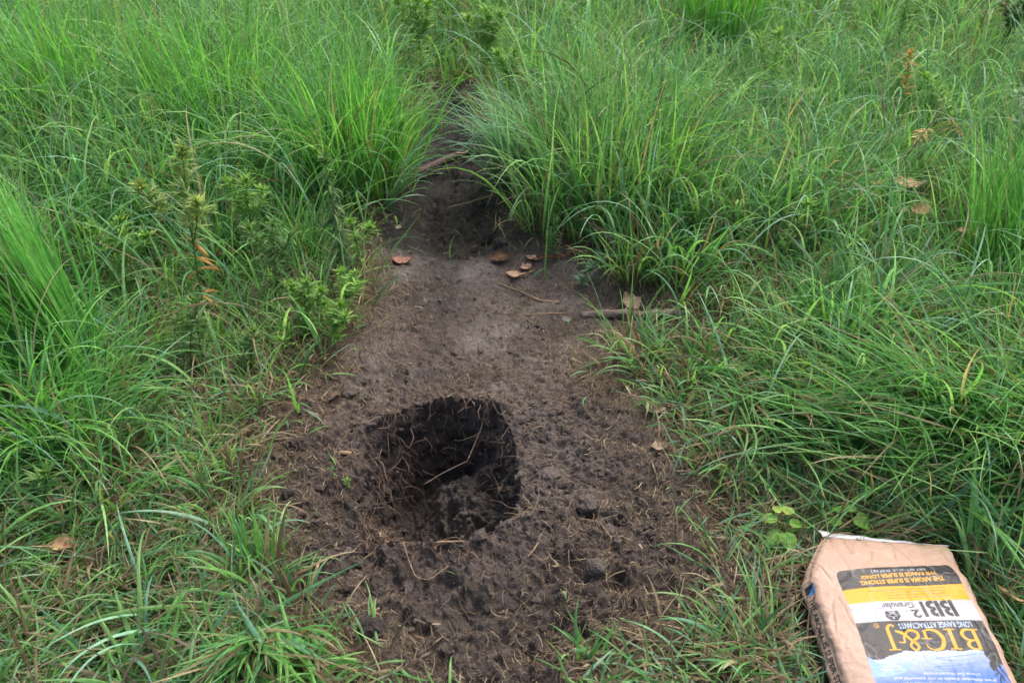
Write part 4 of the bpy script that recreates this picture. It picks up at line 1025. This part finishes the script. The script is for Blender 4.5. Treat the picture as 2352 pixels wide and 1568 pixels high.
def front_art():
    A = Art(.262, .40)
    x0, x1 = .005, .251        # r = .900 - x
    gx, gy = A.gx, A.gy
    inl = (gx > x0) & (gx < x1) & (gy > .034)
    rc = .012
    for cx in (x0 + rc, x1 - rc):
        m = (gy < .034 + rc) & ((gx < cx) if cx < .1 else (gx > cx)) & ((gx - cx) ** 2 + (gy - .034 - rc) ** 2 > rc * rc)
        inl &= ~m
    wav = .0015 * np.sin(gx * 25)
    A.paint(inl, BLK)
    A.paint(inl & (gy > .080 + wav), YEL)
    A.paint(inl & (gy > .114 + wav), WHT)
    A.paint(inl & (gy > .157 + wav), BLK)
    torn = .2155 + .0010 * vnoise(gx * 500, gx * 0, 301) + .0014 * vnoise(gx * 90, gx * 0, 302) + .015 * sstep(.17, .240, gx)
    g = inl & (gy > torn)
    t = sstep(.212, .272, gy - .12 * (gx - .13) + .004 * vnoise(gx * 40, gy * 90, 303))
    c = srgb(176, 188, 206) * (1 - t[..., None]) + srgb(66, 110, 188) * t[..., None]
    A.img[g] = c[g]; A.on[g] = 1
    # blue sweep and line drawing in the sky
    A.poly([(.168, .236), (.200, .243), (.235, .236), (.2505, .224), (.2505, .262), (.22, .262), (.19, .254)], srgb(132, 168, 226))
    for q in ([(.05, .222), (.09, .226), (.125, .229), (.10, .233), (.06, .231)], [(.06, .238), (.10, .242), (.135, .245), (.11, .248), (.07, .246)]):
        A.stroke(q, .0006, srgb(96, 128, 190))
    A.text('NET WT. 20 LB. [9.07 kg.]', .066, .180, .0412, .0465, WHT, .01)
    A.text('THE RANGE IS SUPER LONG!', .0475, .205, .0508, .0588, YEL, .035)
    A.text('THE AROMA IS SUPER STRONG.', .038, .212, .0628, .0722, YEL, .035)
    for s, a, b, y in (('\u2022 Keep deer on your property during season & all year long', .0455, .203, .0830), ('\u2022 Protein-based formula promotes under growth', .0455, .173, .0888),
                       ('\u2022 Specially formulated nutrients that deer crave', .0455, .169, .0951), ('\u2022 Intense aroma attracts deer from far and wide', .0455, .169, .1018)):
        A.text(s, a, b, y + .003, y + .0066, BLK * 1.3, 0.0)
    A.text('BB', .047, .103, .1165, .1505, BLK, .035)
    A.poly([(.1065, .1165), (.1135, .1165), (.1135, .1505), (.1065, .1505)], BLK)
    for xx in (.0558, .0845): A.poly([(xx, .115), (xx + .0018, .115), (xx + .0018, .152), (xx, .152)], WHT)
    A.text('2', .1190, .1365, .1340, .1510, BLK, .03)
    A.text('TM', .141, .1455, .1340, .1365, BLK, 0.02)
    A.text('Granular', .1255, .189, .1170, .1290, BLK, .02)
    bx, by = .1745, .1425     # badge
    A.poly([(bx - .0125, by - .008), (bx + .0125, by - .008), (bx + .0145, by + .004), (bx + .007, by + .012), (bx - .007, by + .012), (bx - .0145, by + .004)], BLK)
    A.poly([(bx - .002, by + .004), (bx + .002, by + .004), (bx + .0022, by + .007), (bx, by + .0095), (bx - .0022, by + .007)], WHT)
    A.stroke([(bx - .010, by - .002), (bx - .0075, by + .0025), (bx, by + .0035), (bx + .0075, by + .0025), (bx + .010, by - .002)], .0004, WHT)
    A.stroke([(bx - .006, by - .001), (bx - .006, by + .003)], .0005, WHT); A.stroke([(bx + .006, by - .001), (bx + .006, by + .003)], .0005, WHT)
    A.text('BE', bx - .0058, bx + .0058, by - .007, by - .001, WHT, .02)
    A.text('LONG RANGE ATTRACTANTS', .032, .172, .1612, .1722, srgb(176, 196, 226), .012)
    A.stroke([(.2135 + .0042 * math.cos(a), .164 + .0042 * math.sin(a)) for a in np.linspace(0, 6.4, 9)], .0005, YEL)
    A.text('R', .2118, .2152, .1620, .1664, YEL, .01)
    # the big yellow serif letters, drawn with a broad pen
    y0, h = .1752, .0388
    def S(x, w, pts, rad): A.stroke([(x + u * w, y0 + v * h) for u, v in pts], np.array(rad) * h if np.ndim(rad) else rad * h, YEL)
    def serif(xa, xb, v): A.stroke([(xa, y0 + v * h), (xb, y0 + v * h)], .0011, YEL)
    xB, wB = .0265, .036
    A.poly([(xB + .0055, y0), (xB + .0125, y0), (xB + .0125, y0 + h), (xB + .0055, y0 + h)], YEL)
    serif(xB, xB + .020, .03); serif(xB, xB + .020, .97)
    S(xB, wB, [(.3, .97), (.62, .96), (.80, .80), (.66, .60), (.35, .55)], [.03, .05, .085, .06, .03])
    S(xB, wB, [(.3, .55), (.72, .53), (.93, .30), (.74, .06), (.3, .03)], [.03, .05, .095, .06, .03])
    xI = .0715
    A.poly([(xI + .0065, y0), (xI + .0135, y0), (xI + .0135, y0 + h), (xI + .0065, y0 + h)], YEL)
    serif(xI, xI + .020, .03); serif(xI, xI + .020, .97)
    S(.0965, .040, [(.92, .74), (.86, .90), (.60, .99), (.24, .88), (.06, .50), (.22, .14), (.58, .0), (.86, .12)], [.03, .035, .04, .08, .10, .08, .045, .04])
    A.poly([(.1265, y0 + .02 * h), (.1325, y0 + .06 * h), (.1325, y0 + .44 * h), (.1265, y0 + .44 * h)], YEL); serif(.1205, .1385, .45)
    S(.1405, .042, [(.98, .60), (.76, .60), (.70, .34), (.40, .02), (.10, .12), (.08, .36), (.38, .56), (.54, .80), (.38, .99), (.20, .84), (.34, .58), (.70, .16), (.98, .02)],
      [.03, .04, .05, .06, .07, .07, .05, .055, .05, .06, .07, .085, .04])
    A.poly([(.1925, y0 - .05 * h), (.1990, y0 - .05 * h), (.1990, y0 + h), (.1925, y0 + h)], YEL); serif(.1850, .2055, .97)
    A.stroke([(.1958, y0 + .1 * h), (.1955, y0 - .08 * h), (.1925, y0 - .24 * h), (.1865, y0 - .30 * h), (.1830, y0 - .22 * h)], [.0033, .0031, .0023, .0016, .0021], YEL)
    # deer head seen at the right of the label
    D = srgb(48, 48, 52)
    A.poly([(.005, .190), (.032, .196), (.034, .222), (.028, .232), (.033, .240), (.030, .250), (.022, .248), (.018, .240), (.012, .244), (.009, .236), (.005, .238)], D)
    for q in ([(.022, .244), (.018, .256), (.012, .268), (.010, .285)], [(.018, .256), (.024, .266), (.022, .280)], [(.012, .268), (.018, .276), (.017, .292)],
              [(.014, .242), (.009, .252), (.006, .268)], [(.020, .250), (.030, .258)], [(.010, .285), (.014, .297), (.012, .310)]):
        A.stroke(q, [.0018, .0014, .0007], D)
    A.text('intense Get Noticed aroma!', .057, .159, .2545, .2590, WHT * 1.1, .02)
    A.text('great distances thanks to our powerful and', .031, .215, .2635, .2680, WHT * 1.1, .02)
    A.text('Attracts deer and other animals from', .045, .205, .2730, .2775, WHT * 1.1, .02)
    A.text('DRAWS DEER FROM', .190, .234, .2475, .2515, WHT * 1.1, .03); A.text('FAR AND WIDE!', .195, .228, .2420, .2456, WHT * 1.1, .03)
    A.smooth(); return A

def side_art():
    A = Art(.30, .08)            # r = 1.06 - y, t = height on the side
    A.poly([(.012, .040), (.034, .040), (.034, .062), (.012, .062)], srgb(86, 134, 190))
    A.poly([(.012, .040), (.034, .040), (.030, .045), (.022, .050), (.018, .058), (.012, .062)], BLK)
    A.text('THE AROMA IS SUPER STRONG.', .040, .275, .045, .056, BLK, .035)
    A.text('THE RANGE IS SUPER LONG!', .130, .345, .027, .038, BLK, .035)
    A.smooth(); return A

def feed_bag():
    FA = front_art(); SA = side_art()
    rows = np.concatenate([1.188 - np.arange(0, .385, .0008), np.arange(.80, .585, -.01), np.array([.585, .575, .568, .564])])
    s = 1.188 - rows
    top = np.linspace(0, 1, 400); side = np.linspace(0, 1, 70); cor = np.linspace(0, 1, 9)[1:-1]
    V = np.zeros((len(rows), 0, 3)); 
    hh = .010 + .058 * np.clip(s / .115, 0, 1) ** .75
    tail = np.clip((rows - .560) / .07, 0, 1) ** .5
    hh = hh * (.15 + .85 * tail)
    gx_ = hh * 0
    xL = .597 + .074 * (1 - np.clip(s / .135, 0, 1)) ** 1.0
    xR = .914 + .012 * (1 - sstep(0, .10, s)) - .004 * sstep(.1, .3, s)
    z0 = .008 + .018 * (1 - sstep(0, .16, s))
    r = np.minimum(.011, hh * .42)
    yend = -.10 * (1 - sstep(0, .35, s))        # the far edge runs slightly askew
    parts = []
    def col(a): return a[:, None]
    u = top[None]
    X = col(xL + r) + u * col(xR - xL - 2 * r); Zt = col(z0 + hh) + 0 * u
    parts.append((X, Zt, 'T'))
    for (cx, cz, a0, a1) in ((xR - r, z0 + hh - r, 90, 0),):
        a = np.radians(a0 + (a1 - a0) * cor)[None]; parts.append((col(cx) + col(r) * np.cos(a), col(cz) + col(r) * np.sin(a), 'C'))
    v = np.linspace(0, 1, 12)[None]; parts.append((col(xR) + .010 * np.sin(np.pi * v) * col(hh / .07), col(z0 + hh - r) - v * col(hh - 2 * r), 'R'))
    a = np.radians(0 - 90 * cor)[None]; parts.append((col(xR - r) + col(r) * np.cos(a), col(z0 + r) + col(r) * np.sin(a), 'C'))
    v = np.linspace(0, 1, 14)[None]; parts.append((col(xR - r) - v * col(xR - xL - 2 * r), col(z0) + 0 * v, 'B'))
    a = np.radians(-90 - 90 * cor)[None]; parts.append((col(xL + r) + col(r) * np.cos(a), col(z0 + r) + col(r) * np.sin(a), 'C'))
    v = side[None]; parts.append((col(xL) - .012 * np.sin(np.pi * v) * col(hh / .07), col(z0 + r) + v * col(hh - 2 * r), 'L'))
    a = np.radians(180 - 90 * cor)[None]; parts.append((col(xL + r) + col(r) * np.cos(a), col(z0 + hh - r) + col(r) * np.sin(a), 'C'))
    X = np.concatenate([np.broadcast_to(p[0], (len(rows), p[0].shape[1])) for p in parts], 1)
    Zz = np.concatenate([np.broadcast_to(p[1], (len(rows), p[1].shape[1])) for p in parts], 1)
    n = X.shape[1]
    cx = col((xL + xR) / 2); hw = col((xR - xL) / 2)
    uu = np.clip((X - cx) / hw, -1, 1)
    topm = sstep(0, 1, (Zz - col(z0)) / col(hh))
    Y = col(rows) + (X - .671) * col(yend) + 0 * X
    # fullness, sag and creases of a packed paper sack
    crown = .010 * (1 - uu ** 4) * col(np.clip(s / .15, 0, 1))
    Zz = Zz + crown * topm
    ridge = 1 - np.abs(fbm(X, Y, 9, 401, 3)) * 3
    crease = np.maximum(0, ridge) ** 3
    endw = col(np.exp(-s / .12)) * .8 + .45
    fold = np.maximum(0, 1 - np.abs(fbm(X * 2.2 + 3, Y * .8, 10, 405, 2)) * 5) ** 2
    crk = np.abs(fbm(X, Y, 45, 415, 3))
    disp = (.0035 * fbm(X, Y, 8, 409, 3) + .0020 * crease - .0022 * fold + .0016 * crk) * endw + .0004 * fbm(X, Y, 110, 420, 2)
    edge = sstep(.80, 1, np.abs(uu))
    disp = disp * (1 + .8 * edge)
    sag = .004 * col(np.sin(rows * 22)) * topm
    Zz = Zz + (disp + sag) * topm
    X = X + (fbm(Y * 1.0, Zz * 1.5, 24, 430, 3) * .0045 + .002 * fbm(Y, Zz, 70, 433, 2)) * edge
    Vx = np.stack([X, Y, Zz], -1)
    # colours
    aa = (X - .649) / .246
    bb = (Y - aa * (.003 - .13 * .886)) / (1 + .13 * aa)
    c1, o1 = FA.sample(.900 - X, 1.10 - bb)
    istop = np.zeros(n, bool); istop[:400] = True
    isL = np.zeros(n, bool); k = 400 + 7 + 12 + 7 + 14 + 7; isL[k - 4:] = True
    hz0 = Zz - col(z0)
    c2, o2 = SA.sample(1.06 - Y, hz0)
    kr = KRAFT * (1 + .10 * fbm(X, Y, 12, 440, 3) + .05 * fbm(X, Y, 90, 441, 2))[..., None]
    o1 = (o1 * istop[None])[..., None]; o2 = (o2 * isL[None])[..., None]
    wear = 1 - .10 * sstep(.2, .6, fbm(X, Y, 30, 450, 3))[..., None]
    cc = kr * (1 - o1) + (c1 * o1)
    cc = cc * (1 - o2) + c2 * o2
    scuff = (np.maximum(0, 1 - np.abs(fbm(X, Y, 20, 455, 3)) * 14) * .16)[..., None] * o1
    cc = cc * (1 - scuff) + srgb(200, 200, 200) * scuff
    idx = np.arange(len(rows) * n).reshape(len(rows), n)
    j2 = np.roll(idx, -1, 1)
    F = np.stack([idx[:-1], j2[:-1], j2[1:], idx[1:]], -1).reshape(-1, 4)
    m, nt, pb, out = new_mat('printed_paper'); L = nt.links.new
    at = nt.nodes.new('ShaderNodeAttribute'); at.attribute_name = 'tint'; L(at.outputs['Color'], pb.inputs['Base Color'])
    pb.inputs['Roughness'].default_value = .48; pb.inputs['Specular IOR Level'].default_value = .4
    tc = nt.nodes.new('ShaderNodeTexCoord'); nz = nt.nodes.new('ShaderNodeTexNoise'); nz.inputs['Scale'].default_value = 70; nz.inputs['Detail'].default_value = 5
    bp = nt.nodes.new('ShaderNodeBump'); bp.inputs['Strength'].default_value = .35; bp.inputs['Distance'].default_value = .0015
    L(tc.outputs['Object'], nz.inputs['Vector']); L(nz.outputs['Fac'], bp.inputs['Height']); L(bp.outputs[0], pb.inputs['Normal'])
    loc = np.array([.76, .87, 0])
    root = thing('paper_feed_bag', 'brown paper sack of feed with printed yellow, white and black front lying in the grass', 'paper bag', loc)
    Ff = [F, ]
    add_mesh('sack', Vx.reshape(-1, 3) - loc, F, m, cc.reshape(-1, 3), root)
    # flat closing caps
    for nm, row in (('sewn_end', 0), ('folded_end', len(rows) - 1)):
        ring = Vx[row] - loc; c0 = ring.mean(0)
        VV = np.vstack([ring, c0]); FF = np.array([(i, (i + 1) % n, n) for i in range(n)])
        add_mesh(nm, VV, FF if row else FF[:, ::-1], m, np.broadcast_to(KRAFT, VV.shape), root)
    # white inner paper showing along the far edge
    w = np.linspace(0, 1, 60); V = []
    for q in w:
        x = .668 + q * .262; y = 1.188 - .10 * (x - .671); zt = z0[0] + hh[0]
        wd = .016 * (1 - q) ** 1.2 + .0035 + .001 * math.sin(q * 40)
        for e, dz in ((-.003, .003), (.3, .0035 + .002 * (1 - q)), (.7, .002), (1, -.001)):
            V.append((x - .004 * (1 - q) * max(e, 0), y + wd * e, zt + dz + .0015 * math.sin(q * 21 + e) * (e > 0)))
    V = np.array(V); FF = np.array([(i * 4 + j, (i + 1) * 4 + j, (i + 1) * 4 + j + 1, i * 4 + j + 1) for i in range(59) for j in range(3)])
    add_mesh('inner_paper_edge', V - loc, FF, m, np.broadcast_to(srgb(205, 207, 212), V.shape), root)
feed_bag()
